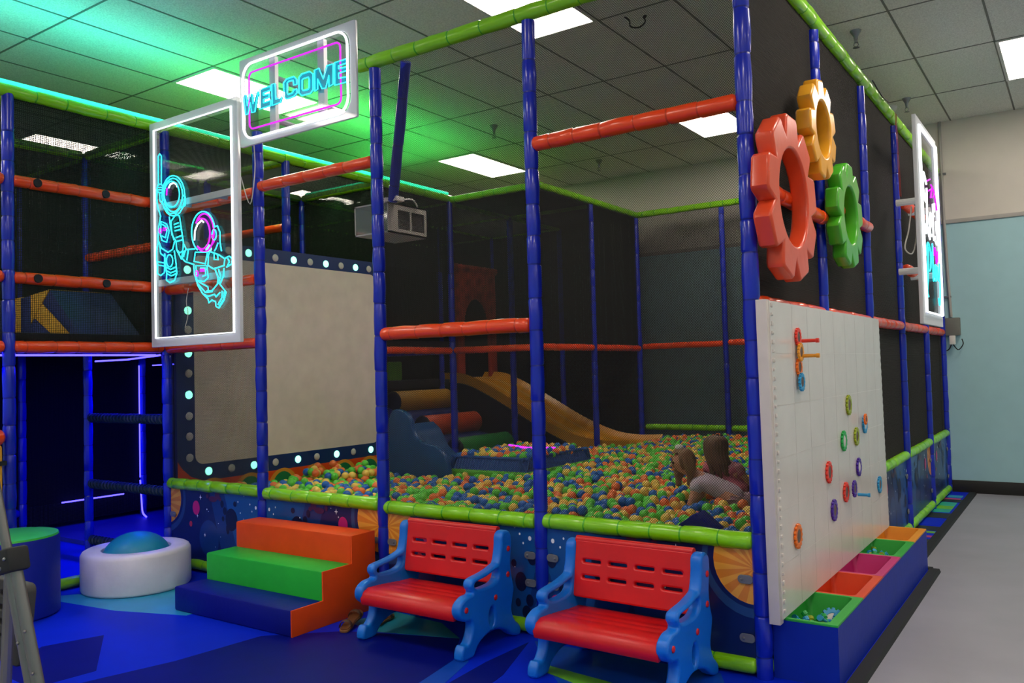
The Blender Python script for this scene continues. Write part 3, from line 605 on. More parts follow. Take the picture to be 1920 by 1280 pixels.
# ================================================================ neon signs
mat('neon_cyan','#60f4ff',emit=1.7,ecol='#22e4f4',var=0); mat('neon_white','#ffffff',emit=1.3,ecol='#f4fbff',var=0); mat('neon_magenta','#e030f0',emit=1.0,ecol='#c818d8',var=0)
MATS['acrylic']=glassy('acrylic',refl=.05); MATS['frosted']=glassy('frosted','#f2f4f8',refl=.05,white=.80); mat('cyan_glow','#128ca4',rough=.3,emit=.25,ecol='#0c8ca8',var=0)
mat('arm_grey','#b9bcc0',rough=.4,metal=.3); mat('cable_white','#cfcac4',rough=.5)
NA=36
ASTRO=[('c',0,[(-4.629,3.033),(-4.626,3.26),(-4.606,3.274),(-4.585,3.253),(-4.59,3.027)]),('c',1,[(-4.648,2.999),(-4.64,3.027),(-4.608,3.035),(-4.572,3.019),(-4.564,2.987),(-4.577,2.965),(-4.609,2.965),(-4.641,2.979)]),('c',0,[(-4.626,3.011),(-4.576,3.004)]),('c',0,[(-4.63,2.993),(-4.573,2.985)]),('c',0,[(-4.648,2.999),(-4.655,2.926),(-4.638,2.85),(-4.604,2.782)]),('c',0,[(-4.616,2.963),(-4.61,2.904),(-4.575,2.873)]),('c',1,[(-4.286,2.897),(-4.294,2.85),(-4.316,2.81),(-4.349,2.779),(-4.391,2.763),(-4.437,2.761),(-4.483,2.774),(-4.524,2.802),(-4.557,2.842),(-4.578,2.889),(-4.584,2.939),(-4.576,2.987),(-4.553,3.028),(-4.519,3.059),(-4.476,3.075),(-4.43,3.075),(-4.384,3.06),(-4.344,3.032),(-4.312,2.992),(-4.292,2.946)]),('c',1,[(-4.315,2.907),(-4.322,2.868),(-4.34,2.835),(-4.367,2.81),(-4.401,2.796),(-4.439,2.794),(-4.477,2.806),(-4.512,2.829),(-4.539,2.861),(-4.556,2.901),(-4.561,2.942),(-4.554,2.982),(-4.536,3.016),(-4.507,3.041),(-4.472,3.054),(-4.434,3.055),(-4.396,3.043),(-4.363,3.019),(-4.336,2.986),(-4.32,2.948)]),('c',1,[(-4.354,2.919),(-4.359,2.889),(-4.374,2.863),(-4.397,2.844),(-4.425,2.833),(-4.456,2.833),(-4.487,2.842),(-4.515,2.86),(-4.537,2.885),(-4.551,2.916),(-4.556,2.948),(-4.55,2.978),(-4.535,3.004),(-4.512,3.023),(-4.483,3.034),(-4.452,3.034),(-4.421,3.024),(-4.393,3.006),(-4.372,2.98),(-4.358,2.95)]),('c',0,[(-4.558,2.849),(-4.489,2.786),(-4.402,2.779),(-4.332,2.824)]),('c',0,[(-4.305,2.903),(-4.28,2.887),(-4.284,2.823),(-4.327,2.811)]),('w',0,[(-4.493,2.987),(-4.47,3.013),(-4.423,3.018),(-4.388,2.997),(-4.385,2.979)]),('m',0,[(-4.514,2.99),(-4.522,2.934)]),('c',0,[(-4.604,2.782),(-4.632,2.701),(-4.642,2.597),(-4.6,2.53),(-4.512,2.487),(-4.451,2.504),(-4.424,2.563)]),('c',0,[(-4.489,2.762),(-4.473,2.672),(-4.432,2.574)]),('c',1,[(-4.599,2.741),(-4.525,2.709),(-4.493,2.653),(-4.528,2.567),(-4.59,2.589),(-4.609,2.635)]),('c',0,[(-4.585,2.715),(-4.543,2.694),(-4.521,2.657),(-4.545,2.605),(-4.587,2.622)]),('m',1,[(-4.595,2.665),(-4.6,2.653),(-4.612,2.648),(-4.623,2.655),(-4.628,2.669),(-4.623,2.682),(-4.611,2.686),(-4.6,2.679)]),('m',0,[(-4.57,2.683),(-4.522,2.676)]),('m',0,[(-4.57,2.668),(-4.523,2.66)]),('c',1,[(-4.46,2.634),(-4.469,2.723),(-4.402,2.769),(-4.358,2.751),(-4.334,2.645),(-4.311,2.54),(-4.322,2.478),(-4.36,2.468),(-4.399,2.498),(-4.406,2.561),(-4.457,2.618)]),('c',0,[(-4.426,2.695),(-4.372,2.701)]),('c',0,[(-4.421,2.67),(-4.359,2.674)]),('c',0,[(-4.418,2.643),(-4.349,2.647)]),('c',0,[(-4.406,2.59),(-4.328,2.598)]),('c',0,[(-4.403,2.56),(-4.321,2.564)]),('c',0,[(-4.399,2.496),(-4.366,2.454),(-4.341,2.418),(-4.31,2.446),(-4.28,2.491),(-4.304,2.527)]),('c',0,[(-4.638,2.586),(-4.665,2.515),(-4.668,2.442),(-4.653,2.398),(-4.658,2.336),(-4.613,2.315),(-4.565,2.333),(-4.56,2.379),(-4.556,2.483)]),('c',0,[(-4.659,2.43),(-4.567,2.409)]),('c',0,[(-4.656,2.403),(-4.567,2.386)]),('c',0,[(-4.626,2.574),(-4.61,2.489),(-4.566,2.463)]),('c',0,[(-4.556,2.483),(-4.553,2.41),(-4.533,2.325),(-4.538,2.273),(-4.491,2.249),(-4.43,2.264),(-4.401,2.313),(-4.408,2.386),(-4.43,2.491)]),('c',1,[(-4.451,2.416),(-4.455,2.395),(-4.467,2.38),(-4.484,2.372),(-4.503,2.374),(-4.52,2.385),(-4.531,2.403),(-4.535,2.424),(-4.53,2.444),(-4.518,2.46),(-4.501,2.467),(-4.482,2.465),(-4.466,2.454),(-4.455,2.437)]),('c',0,[(-4.546,2.376),(-4.48,2.351),(-4.414,2.364)]),('c',0,[(-4.54,2.348),(-4.481,2.324),(-4.408,2.336)]),('c',0,[(-4.533,2.323),(-4.472,2.301),(-4.405,2.313)]),('c',0,[(-4.137,2.467),(-4.158,2.485),(-4.176,2.506),(-4.19,2.531),(-4.2,2.558),(-4.206,2.585),(-4.207,2.613),(-4.203,2.641),(-4.195,2.667),(-4.183,2.69),(-4.167,2.71),(-4.147,2.727),(-4.125,2.739),(-4.101,2.746),(-4.076,2.749),(-4.051,2.746),(-4.026,2.739),(-4.002,2.727),(-3.98,2.711),(-3.961,2.691),(-3.946,2.668),(-3.934,2.643),(-3.926,2.617)]),('m',0,[(-4.151,2.67),(-4.131,2.699),(-4.105,2.719),(-4.075,2.729),(-4.044,2.729),(-4.013,2.718),(-3.985,2.698),(-3.962,2.67),(-3.946,2.636),(-3.937,2.598),(-3.937,2.56),(-3.945,2.523),(-3.961,2.492),(-3.983,2.467),(-4.01,2.45),(-4.041,2.444),(-4.072,2.448),(-4.103,2.462),(-4.129,2.486)]),('m',0,[(-4.126,2.689),(-4.104,2.697),(-4.081,2.698),(-4.058,2.693),(-4.037,2.683),(-4.017,2.666),(-4.002,2.645),(-3.99,2.62),(-3.984,2.594),(-3.983,2.567),(-3.987,2.541),(-3.996,2.517),(-4.01,2.496),(-4.028,2.481),(-4.049,2.471),(-4.072,2.468),(-4.095,2.47),(-4.117,2.48),(-4.137,2.495)]),('m',0,[(-3.959,2.561),(-3.935,2.509),(-3.993,2.464)]),('w',0,[(-4.173,2.543),(-4.165,2.615),(-4.131,2.661),(-4.08,2.683),(-4.059,2.667)]),('c',0,[(-3.932,2.615),(-3.894,2.621),(-3.864,2.57),(-3.864,2.491),(-3.85,2.429)]),('c',1,[(-3.908,2.555),(-3.912,2.536),(-3.922,2.523),(-3.934,2.519),(-3.947,2.526),(-3.956,2.541),(-3.959,2.561),(-3.955,2.581),(-3.945,2.594),(-3.933,2.598),(-3.92,2.591),(-3.911,2.575)]),('c',0,[(-3.889,2.494),(-3.914,2.455),(-3.933,2.438)]),('c',0,[(-4.172,2.479),(-4.275,2.485),(-4.326,2.46),(-4.34,2.429),(-4.29,2.393),(-4.187,2.363)]),('c',0,[(-4.252,2.478),(-4.27,2.401)]),('c',0,[(-4.288,2.481),(-4.313,2.433)]),('c',1,[(-4.164,2.453),(-4.182,2.385),(-4.044,2.354),(-4.016,2.438)]),('c',1,[(-4.005,2.417),(-3.985,2.44),(-3.883,2.405),(-3.813,2.369),(-3.821,2.321),(-3.949,2.307),(-4.012,2.339)]),('c',0,[(-3.936,2.428),(-3.938,2.375),(-3.89,2.37),(-3.897,2.407)]),('c',0,[(-3.806,2.373),(-3.76,2.383),(-3.727,2.36),(-3.737,2.323),(-3.792,2.306)]),('c',0,[(-3.776,2.365),(-3.761,2.344),(-3.78,2.317)]),('c',0,[(-4.186,2.363),(-4.179,2.294),(-4.138,2.2),(-4.081,2.135),(-4.017,2.091)]),('c',0,[(-3.933,2.311),(-3.893,2.239),(-3.902,2.191),(-3.968,2.147),(-4.029,2.149)]),('c',0,[(-3.823,2.301),(-3.831,2.244),(-3.873,2.188)]),('c',0,[(-3.886,2.297),(-3.864,2.246),(-3.888,2.2)]),('c',1,[(-4.158,2.35),(-4.025,2.338),(-4.011,2.247),(-4.063,2.222),(-4.15,2.241)]),('c',0,[(-4.101,2.327),(-4.044,2.322),(-4.039,2.271),(-4.078,2.263)]),('m',1,[(-4.135,2.29),(-4.139,2.276),(-4.15,2.271),(-4.16,2.278),(-4.164,2.292),(-4.159,2.306),(-4.149,2.311),(-4.139,2.304)]),('m',0,[(-4.106,2.319),(-4.054,2.315)]),('m',0,[(-4.106,2.305),(-4.054,2.301)]),('c',0,[(-4.128,2.227),(-4.015,2.178),(-4.013,2.148)]),('c',0,[(-4.138,2.212),(-4.048,2.141),(-3.968,2.141)]),('c',0,[(-4.017,2.091),(-4.008,2.061),(-3.97,2.078),(-3.929,2.065),(-3.923,2.028),(-3.889,2.014),(-3.829,2.068),(-3.803,2.125),(-3.839,2.157),(-3.888,2.2)]),('c',0,[(-3.85,2.138),(-3.852,2.089),(-3.9,2.039)]),('c',0,[(-3.824,2.131),(-3.832,2.076),(-3.886,2.025)]),('c',0,[(-4.081,2.133),(-4.017,2.109),(-3.937,2.119),(-3.922,2.098),(-3.874,2.128)])]
WELCOME=[[[(-3.569,3.519),(-3.537,3.515),(-3.524,3.436),(-3.494,3.511),(-3.469,3.508),(-3.461,3.437),(-3.43,3.513),(-3.402,3.513),(-3.442,3.374),(-3.476,3.374),(-3.489,3.448),(-3.516,3.373),(-3.545,3.373)]],[[(-3.389,3.521),(-3.273,3.522),(-3.27,3.491),(-3.347,3.489),(-3.348,3.472),(-3.286,3.471),(-3.287,3.444),(-3.348,3.442),(-3.349,3.419),(-3.272,3.422),(-3.274,3.383),(-3.389,3.382)]],[[(-3.259,3.531),(-3.222,3.528),(-3.217,3.417),(-3.154,3.422),(-3.169,3.385),(-3.255,3.381)]],[[(-3.002,3.474),(-3.003,3.51),(-3.029,3.534),(-3.105,3.533),(-3.135,3.513),(-3.133,3.419),(-3.109,3.393),(-3.033,3.397),(-3.001,3.416),(-3.003,3.443),(-3.039,3.442),(-3.043,3.426),(-3.091,3.423),(-3.1,3.438),(-3.097,3.505),(-3.079,3.512),(-3.037,3.51),(-3.034,3.476)]],[[(-2.979,3.515),(-2.951,3.534),(-2.873,3.533),(-2.841,3.509),(-2.843,3.404),(-2.87,3.384),(-2.954,3.386),(-2.984,3.413)],[(-2.948,3.492),(-2.933,3.498),(-2.885,3.497),(-2.878,3.482),(-2.88,3.427),(-2.891,3.416),(-2.939,3.418),(-2.95,3.431)]],[[(-2.826,3.531),(-2.783,3.534),(-2.745,3.455),(-2.708,3.534),(-2.648,3.533),(-2.652,3.4),(-2.691,3.39),(-2.691,3.465),(-2.722,3.388),(-2.758,3.392),(-2.797,3.464),(-2.797,3.398),(-2.828,3.389)]],[[(-2.636,3.537),(-2.517,3.537),(-2.52,3.509),(-2.602,3.507),(-2.601,3.489),(-2.519,3.485),(-2.518,3.46),(-2.602,3.459),(-2.6,3.426),(-2.517,3.419),(-2.521,3.386),(-2.638,3.388)]]]

def P3(y): return lambda p:(p[0],y,p[1])
NM={'c':'neon_cyan','m':'neon_magenta','w':'neon_white'}
s=thing('neon_sign','clear framed neon sign of two astronauts holding hands','neon sign',(-4.195,-.15,1.76))
mb=MB(); mb.bx(-4.745,-3.655,-.153,-.147,1.76,3.53); lab(mb.build('clear_sheet','acrylic',s),'clear acrylic sheet')
mb=MB(); mb.extr([rrect(-4.745,-3.65,1.757,3.533,.006,2),rrect(-4.685,-3.705,1.82,3.475,.006,2)],(0,-.15,0),X3,Z3,Y3,.03,.003); lab(mb.build('frame','frosted',s),'frosted pale border')
mb=MB(); mb.tube([(-4.678,-.17,1.828),(-3.712,-.17,1.828),(-3.712,-.17,3.468),(-4.678,-.17,3.468)],.0085,8,0,True); lab(mb.build('neon_tube','neon_white',s),'white neon border')
for key,nm in (('c','cyan neon outline of the %s astronaut'),('m','magenta visor and badge of the %s astronaut'),('w','white helmet glint of the %s astronaut')):
    for who,part in (('higher',ASTRO[:NA]),('lower',ASTRO[NA:])):
        mb=MB()
        for col,cl,pts in part:
            if col==key: mb.tube([(x,-.165,z) for x,z in pts],.0050 if key=='c' else .0065,6,0,bool(cl))
        lab(mb.build('neon_outline' if key=='c' else 'neon_highlight',NM[key],s),nm%who)
for z,x1 in ((2.86,-3.60),(2.26,-3.60)):
    mb=MB(); mb.bx(-4.70,-3.68,-.145,-.115,z-.025,z+.025); mb.tube([(-4.4,-.12,z),(-4.4,-.03,z)],.02,8); mb.tube([(-3.95,-.12,z),(-3.95,-.03,z)],.02,8); lab(mb.build('support_bar','arm_grey',s),'grey support bar')
mb=MB(); mb.tube(smooth([(-3.66,-.13,2.95),(-3.60,-.10,2.75),(-3.58,-.07,3.0),(-3.60,-.06,3.2)],5),.004,5); mb.tube(smooth([(-4.35,-.1,2.2),(-4.38,-.1,2.1),(-4.36,-.1,2.0),(-4.40,-.1,1.9)],4),.003,5); mb.build('cable','cable_white',s)

s=thing('welcome_sign','clear neon sign reading WELCOME in cyan letters hung at the top of the frame','neon sign',(-3.04,-.15,3.15))
mb=MB(); mb.bx(-3.62,-2.457,-.153,-.147,3.152,3.78); lab(mb.build('clear_sheet','acrylic',s),'clear acrylic sheet')
mb=MB(); mb.extr([rrect(-3.622,-2.455,3.15,3.782,.01,2),rrect(-3.58,-2.51,3.19,3.74,.10,5)],(0,-.15,0),X3,Z3,Y3,.02,.003); lab(mb.build('frame','frosted',s),'frosted pale border')
mb=MB(); mb.tube([(x,-.17,z) for x,z in rrect(-3.572,-2.52,3.195,3.732,.10,6)],.0085,8,0,True); lab(mb.build('neon_tube','neon_white',s),'white neon border')
mb=MB(); mb.tube([(x,-.165,z) for x,z in rrect(-3.51,-2.588,3.262,3.668,.04,4)],.0065,8,0,True); lab(mb.build('neon_tube','neon_magenta',s),'magenta neon border')
for let in WELCOME:
    mb=MB(); mb.extr(let,(0,-.162,0),X3,Z3,Y3,.006); b=lab(mb.build('letter','cyan_glow',s),'cyan letter of the word')  # neon glow on the clear sheet, put into an emissive cyan fill
    mb=MB()
    for o in let: mb.tube([(x,-.172,z) for x,z in o],.0042,6,0,True)
    lab(mb.build('letter_outline','neon_cyan',b),'glowing cyan outline')
for x in (-3.29,-2.80):
    mb=MB(); mb.bx(x-.03,x+.03,-.14,-.11,3.19,3.74); lab(mb.build('support_bar','arm_grey',s),'grey support bar')
    mb=MB()
    for z in (3.30,3.60): mb.tube([(x,-.12,z),(x+.02,.10,z-.02)],.022,8)
    lab(mb.build('support_arm','arm_grey',s),'grey support arm')

s=thing('neon_sign','tall framed neon sign of white and cyan script at the far end of the cage','neon sign',(.25,3.95,1.79))
mb=MB(); mb.bx(.247,.253,3.40,4.49,1.79,3.49); lab(mb.build('clear_sheet','acrylic',s),'clear acrylic sheet')
mb=MB(); mb.extr([rrect(3.40,4.49,1.79,3.49,.006,2),rrect(3.50,4.43,1.88,3.43,.006,2)],(.25,0,0),Y3,Z3,X3,.03,.003); lab(mb.build('frame','frosted',s),'frosted pale border')
mb=MB(); mb.tube([(.272,3.51,1.89),(.272,4.42,1.89),(.272,4.42,3.42),(.272,3.51,3.42)],.014,8,0,True); lab(mb.build('neon_tube','neon_white',s),'white neon border')
def script(strokes,m,r,l,x=.27):
    mb=MB()
    for st in strokes: mb.tube([(x,y,z) for y,z in smooth(st,5)],r*.5,6)
    lab(mb.build('neon_lettering',m,s),l)
Lp=[[(3.80,2.98),(3.66,3.06),(3.62,2.92),(3.74,2.82),(3.80,2.95),(3.76,2.70),(3.68,2.55),(3.60,2.60),(3.72,2.62),(3.88,2.52)],
    [(3.88,2.60),(3.98,2.68),(3.96,2.76),(3.88,2.68),(3.92,2.56),(4.04,2.58)],[(4.12,2.86),(4.08,2.62),(4.12,2.54),(4.18,2.58)],[(4.04,2.74),(4.18,2.76)],[(4.22,2.88),(4.20,2.80)],[(4.34,2.70),(4.26,2.72),(4.28,2.64),(4.34,2.60),(4.28,2.52),(4.20,2.54)]]
script(Lp,'neon_white',.016,'white script neon')
script([[(3.86,3.02),(4.02,3.06)],[(3.90,2.94),(4.08,2.98),(4.02,2.90)],[(4.06,3.02),(4.24,2.98),(4.14,2.92)],[(4.26,2.96),(4.36,2.84)],[(4.0,2.50),(4.06,2.40)],[(4.14,2.48),(4.20,2.34)],[(4.28,2.46),(4.26,2.36)]],'neon_magenta',.014,'magenta accent neon')
script([[(3.66,2.02),(3.60,2.06),(3.66,2.16),(3.72,2.34),(3.74,2.44)],[(3.62,2.36),(3.74,2.48),(3.88,2.40),(3.82,2.26),(3.70,2.24)],[(4.00,2.50),(3.98,2.30),(3.98,2.18),(4.04,2.20)],[(4.18,2.30),(4.10,2.32),(4.08,2.20),(4.16,2.20),(4.20,2.32),(4.20,2.20)],[(4.26,2.32),(4.28,2.20),(4.36,2.24),(4.38,2.36),(4.36,2.10),(4.30,1.98),(4.24,2.04)]],'neon_cyan',.013,'cyan script neon')
for z in (2.82,2.24):
    mb=MB(); mb.tube([(.06,3.62,z),(.24,3.62,z)],.028,10); mb.tube([(.06,4.2,z),(.24,4.2,z)],.028,10); lab(mb.build('support_arm','white_plastic',s),'white stub arm')
mb=MB(); mb.tube(smooth([(.20,3.46,2.75),(.18,3.40,2.55),(.16,3.32,2.40),(.20,3.40,2.36),(.22,3.50,2.5),(.22,3.5,2.75)],5),.006,5); mb.build('cable','cable_white',s)
mat('cord_red','#a02824',rough=.6)
mb=MB(); mb.tube([(.06,3.75,3.62),(.07,3.75,2.90)],.003,6); mb.tube([(.06,3.80,3.62),(.075,3.78,2.90)],.003,6); tag(mb.build('red_cord','cord_red'),'thin red cord hanging from the green top rail near the tall framed sign','cord')
mb=MB(); mb.tube(smooth([(.03,3.0,3.70),(.06,3.2,3.62),(.05,3.5,3.66)],4),.006,5); tag(mb.build('black_cable','black_rubber'),'thin black cable looped over the green top rail by the smoke detector','cable')

# ================================================================ soft steps
mat('foam_red','#ec4c10',rough=.5,spec=.25,bump=.15,bscale=25); mat('foam_green','#26b83c',rough=.5,spec=.25,bump=.15,bscale=25); mat('foam_blue','#051284',rough=.5,spec=.25,bump=.15,bscale=25)
t=thing('soft_steps','three tier soft foam steps of blue, green and orange by the pit entrance','steps',(-3.03,-.4,.0125))
sx0,sx1=-3.60,-2.47; Z0=.0125
def wedge(y0,y1,z1,m,nm,zb=Z0,l=None):
    mb=MB(); mb.bx(sx0,sx1-.012,y0,y1,zb,z1); o=mb.build(nm,m,t,bevel=.012)
    return lab(o,l)
wedge(-.745,-.505,.165,'foam_blue','step',l='blue bottom step'); wedge(-.505,-.265,.335,'foam_green','step',l='green middle step'); wedge(-.265,-.06,.505,'foam_red','step',l='orange top step')
mb=MB(); mb.prism([(-.745,Z0),(-.06,Z0),(-.06,.505),(-.265,.505),(-.265,.335),(-.505,.335),(-.505,.165),(-.745,.165)],(sx1-.012,0,0),Y3,Z3,X3,.012); lab(mb.build('side_panel','foam_red',t,bevel=.003),'orange stepped side')

# ================================================================ plastic benches
mat('bench_blue','#0a74de',rough=.38,bump=.05,bscale=60); mat('bench_red','#dc1418',rough=.36,bump=.04,bscale=60); mat('bolt_red','#e01c28',rough=.4)
def bench(label,x,y,rz):
    t=thing('toy_bench',label,'bench',(x,y,.0125),rz,None); W=.76
    out=smooth([(-.565,.002),(-.572,.045),(-.55,.077),(-.52,.074),(-.49,.108),(-.475,.16),(-.49,.19),(-.545,.20),(-.585,.24),(-.575,.29),(-.525,.318),(-.475,.322),(-.465,.335),(-.485,.362),(-.475,.392),(-.44,.402),(-.34,.412),(-.25,.432),(-.225,.45),(-.205,.52),(-.20,.575),(-.175,.60),(-.135,.60),(-.105,.575),(-.10,.52),(-.115,.42),(-.105,.34),(-.085,.28),(-.10,.22),(-.115,.16),(-.09,.10),(-.05,.065),(-.03,.04),(-.035,.003),(-.07,0),(-.12,.02),(-.18,.06),(-.26,.085),(-.34,.085),(-.42,.055),(-.455,.02),(-.475,0)],3,True)
    h1=smooth([(-.425,.342),(-.448,.362),(-.43,.378),(-.34,.388),(-.26,.405),(-.232,.40),(-.235,.36),(-.28,.338),(-.36,.334)],3,True)
    h2=ell(-.30,.165,.028,.055,16)
    for s in (-1,1):
        mb=MB(); mb.extr([out,h1,h2],(s*(W/2-.03),0,0),Y3,Z3,X3,.06,.014); p=mb.build('side_frame','bench_blue',t,local=True); lab(p,'blue moulded side frame')
        for (yy,zz) in ((-.53,.255),(-.27,.262),(-.15,.36),(-.14,.50)):
            mb=MB(); mb.sphere((s*(W/2+.001),yy,zz),.016,12,8,0,.4,1,1); b=mb.build('bolt','bolt_red',p,local=True); lab(b,'red bolt head')
    # seat: curved slab with grooves
    pr=[(-.575,.20),(-.585,.235),(-.57,.27),(-.53,.287),(-.44,.283),(-.432,.279),(-.424,.281),(-.36,.276),(-.352,.272),(-.344,.274),(-.28,.268),(-.272,.264),(-.264,.266),(-.17,.262),(-.15,.255),(-.15,.235),(-.2,.232),(-.45,.25),(-.53,.245),(-.55,.22),(-.55,.20)]
    mb=MB(); mb.prism(pr,(-W/2+.05,0,0),Y3,Z3,X3,W-.10); lab(mb.build('seat','bench_red',t,local=True,bevel=.003,ang=50),'red slatted seat')
    # back board with two rows of slots
    bw=W-.10; H=.29; ols=[rrect(-bw/2,bw/2,0,H,.02,3)]
    for r in (.105,.185):
        for k in range(4):
            cx=-bw/2+bw*(.16+k*.228); ols.append(rrect(cx-.052,cx+.052,r-.008,r+.008,.007,3))
    mb=MB(); vdir=Vector((0,.045,.29)).normalized(); wdir=X3.cross(vdir)
    mb.extr(ols,(0,-.205,.315),X3,vdir,wdir,.036,.010); mb.tube([(-bw/2+.004,-.158,.60),(bw/2-.004,-.158,.60)],.021,12); lab(mb.build('backrest','bench_red',t,local=True),'red slotted backrest')
    mb=MB(); mb.box((0,-.24,.15),(W-.10,.035,.04)); mb.build('cross_bar','bench_blue',t,local=True,bevel=.008)
    return t
bench('red and blue plastic bench next to the orange steps',-1.755,.0,0)
bench('red and blue plastic bench standing by the white peg board',-.585,-.01,math.radians(-1.5))

# ================================================================ donut, drum, padded wall
mat('foam_white','#e8e2e4',rough=.5,bump=.12,bscale=25); mat('foam_teal','#128ca8',rough=.45,bump=.08,bscale=25); mat('pad_yellow','#e8a628',rough=.45,bump=.08); mat('drum_green','#38c03c',rough=.45); mat('drum_blue','#0c1f90',rough=.5,spec=.25,bump=.1)
cx,cy=-4.43,-.50
t=thing('soft_donut','white foam ring seat with a teal dome in its middle','soft play seat',(cx,cy,.0125))
mb=MB(); R=.37; prof=[(0,R-.02),(.006,R-.006),(.02,R),(.25,R),(.272,R-.012),(.282,R-.03),(.284,R-.06),(.282,.25),(.275,.235),(.20,.23)]
mb.lathe((cx,cy,.0125),Z3,prof,56); lab(mb.build('ring','foam_white',t,ang=50),'white foam ring')
mb=MB(); mb.lathe((cx,cy,.2),Z3,[(.0,.228)]+[(.03+.17*math.sin(a),.228*math.cos(a)) for a in [math.radians(k) for k in range(0,91,9)]],40); lab(mb.build('dome','foam_teal',t,ang=60),'teal dome')
cx,cy=-4.44,-1.36
t=thing('soft_drum','tall blue foam drum with a green top, cut by the picture edge','soft play seat',(cx,cy,.0125))
mb=MB(); mb.lathe((cx,cy,.0125),Z3,[(0,.272),(.012,.284),(.49,.284),(.505,.275)],48); lab(mb.build('drum_side','drum_blue',t),'blue drum side')
mb=MB(); mb.lathe((cx,cy,.515),Z3,[(0,.278),(.012,.274),(.016,.26)],48); lab(mb.build('drum_top','drum_green',t),'green drum top')
t=thing('padded_wall','yellow padded wall with an orange roll on top, behind the drum','padded wall',(-4.77,-1.75,.0125))
mb=MB(); mb.bx(-4.80,-4.74,-2.35,-1.265,.013,1.09); lab(mb.build('pad','pad_yellow',t,bevel=.02),'yellow pad')
mb=MB(); mb.tube([(-4.77,-2.35,1.14),(-4.77,-1.27,1.14),(-4.77,-1.255,1.14)],[.052,.052,.038],14); lab(mb.build('roll','orange_vinyl',t),'orange roll')
mb=MB(); mb.bx(-4.81,-4.732,-2.36,-1.245,.95,.98); lab(mb.build('strap','black_rubber',t),'black strap')

# ================================================================ folding step ladder at the picture edge
mat('alu','#848280',rough=.35,metal=.7); mat('tread_grey','#383634',rough=.6)
A=Vector((-.7785,-3.04,1.235)); Bv=Vector((-.672,-3.017,.83)); d=(Bv-A)/(Bv.z-A.z)
def lp(z,off=0,dy=0): return A+d*(z-A.z)+Vector((off,dy,0))
t=thing('step_ladder','grey metal folding step ladder cut off by the lower picture corner','step ladder',(lp(0).x,lp(0).y,0.0125))
mb=MB(); mb.tube([lp(.0145),lp(1.10)],.016,12); mb.tube([lp(1.08),lp(1.30)],.011,12); mb.tube([lp(.0145,.034),lp(1.09,.026)],.013,12)
for z in (.86,.95): mb.sphere(lp(z,.036)+Vector((.004,-.013,0)),.004,8,6); mb.sphere(lp(z-.03,0)+Vector((.004,-.016,0)),.004,8,6)
lab(mb.build('side_rail','alu',t),'grey tube rail')
mb=MB(); mb.box(lp(1.10,.012),(.075,.05,.055),0,Matrix.Rotation(-.25,3,'Y'))
b=mb.build('hinge_bracket','black_rubber',t,bevel=.008); lab(b,'black hinge bracket')
mb=MB()
for dx,dz in ((-.012,.012),(.022,.010),(-.006,-.014)): mb.sphere(lp(1.10+dz,.012+dx)+Vector((.004,-.026,0)),.0042,10,6)
lab(mb.build('rivet','steel',b),'steel rivets')
mb=MB(); mb.tube([lp(.0145,-.40),lp(1.10,-.40)],.016,12); lab(mb.build('side_rail','alu',t),'grey tube rail')
mb=MB()
o=lp(.93,-.50,.05)
mb.extr([rrect(0,.375,0,.20,.02,3)]+[rrect(.02+.045*i,.045+.045*i,.02+.035*j,.032+.035*j,.004,2) for i in range(7) for j in range(5)],(o.x,o.y+.01,o.z-.11),X3,(Vector((.10,.05,.98))).normalized(),Vector((0,1,-.05)).normalized(),.025,.004)
mb.build('tread','tread_grey',t)
mb=MB(); 
for off in (-.06,-.36): mb.tube([lp(.0145,off-.5,.02),lp(1.05,off,.02)],.013,10)
mb.tube([lp(.4,-.36,.02),lp(.4,-.66,.02)],.01,8); lab(mb.build('back_leg','alu',t),'grey rear legs')

# ================================================================ sandals
mat('leather','#6a3c1c',rough=.5); mat('sole_tan','#8a5a30',rough=.7); mat('strap_brown','#4a2a16',rough=.5)
def sandal(label,x,y,rz,tilt):
    t=thing('sandal',label,'sandal',(x,y,.0135),rz,None); R=Matrix.Rotation(tilt,3,'X')
    sole=smooth([(-.028,0),(-.034,.05),(-.030,.10),(-.038,.16),(-.03,.205),(0,.225),(.032,.205),(.040,.16),(.030,.10),(.032,.05),(.026,0),(0,-.012)],3,True)
    mb=MB(); mb.prism(sole,(0,0,0),X3,R@Y3,R@Z3,.016); lab(mb.build('sole','sole_tan',t,local=True,bevel=.004),'tan sole')
    mb=MB(); mb.prism([(a*.88,b*.95+.006) for a,b in sole],R@Vector((0,0,.016)),X3,R@Y3,R@Z3,.004); mb.build('footbed','leather',t,local=True)
    mb=MB()
    for yy,h in ((.155,.034),(.03,.040)):
        n=10; P=[R@Vector((.040*math.cos(math.pi*k/n),yy+.012*math.sin(math.pi*k/n),.012+h*math.sin(math.pi*k/n))) for k in range(n+1)]
        mb.rings(P,[R@Y3]*(n+1),[(p-R@Vector((0,yy,0))).normalized() for p in P],[(.013,.003)]*(n+1),8)
    mb.build('strap','strap_brown',t,local=True); return t
sandal('brown sandal tipped up against the orange steps',-2.285,-.52,math.radians(20),math.radians(14))
sandal('brown sandal half hidden behind the blue bench foot',-2.20,-.37,math.radians(14),math.radians(2))

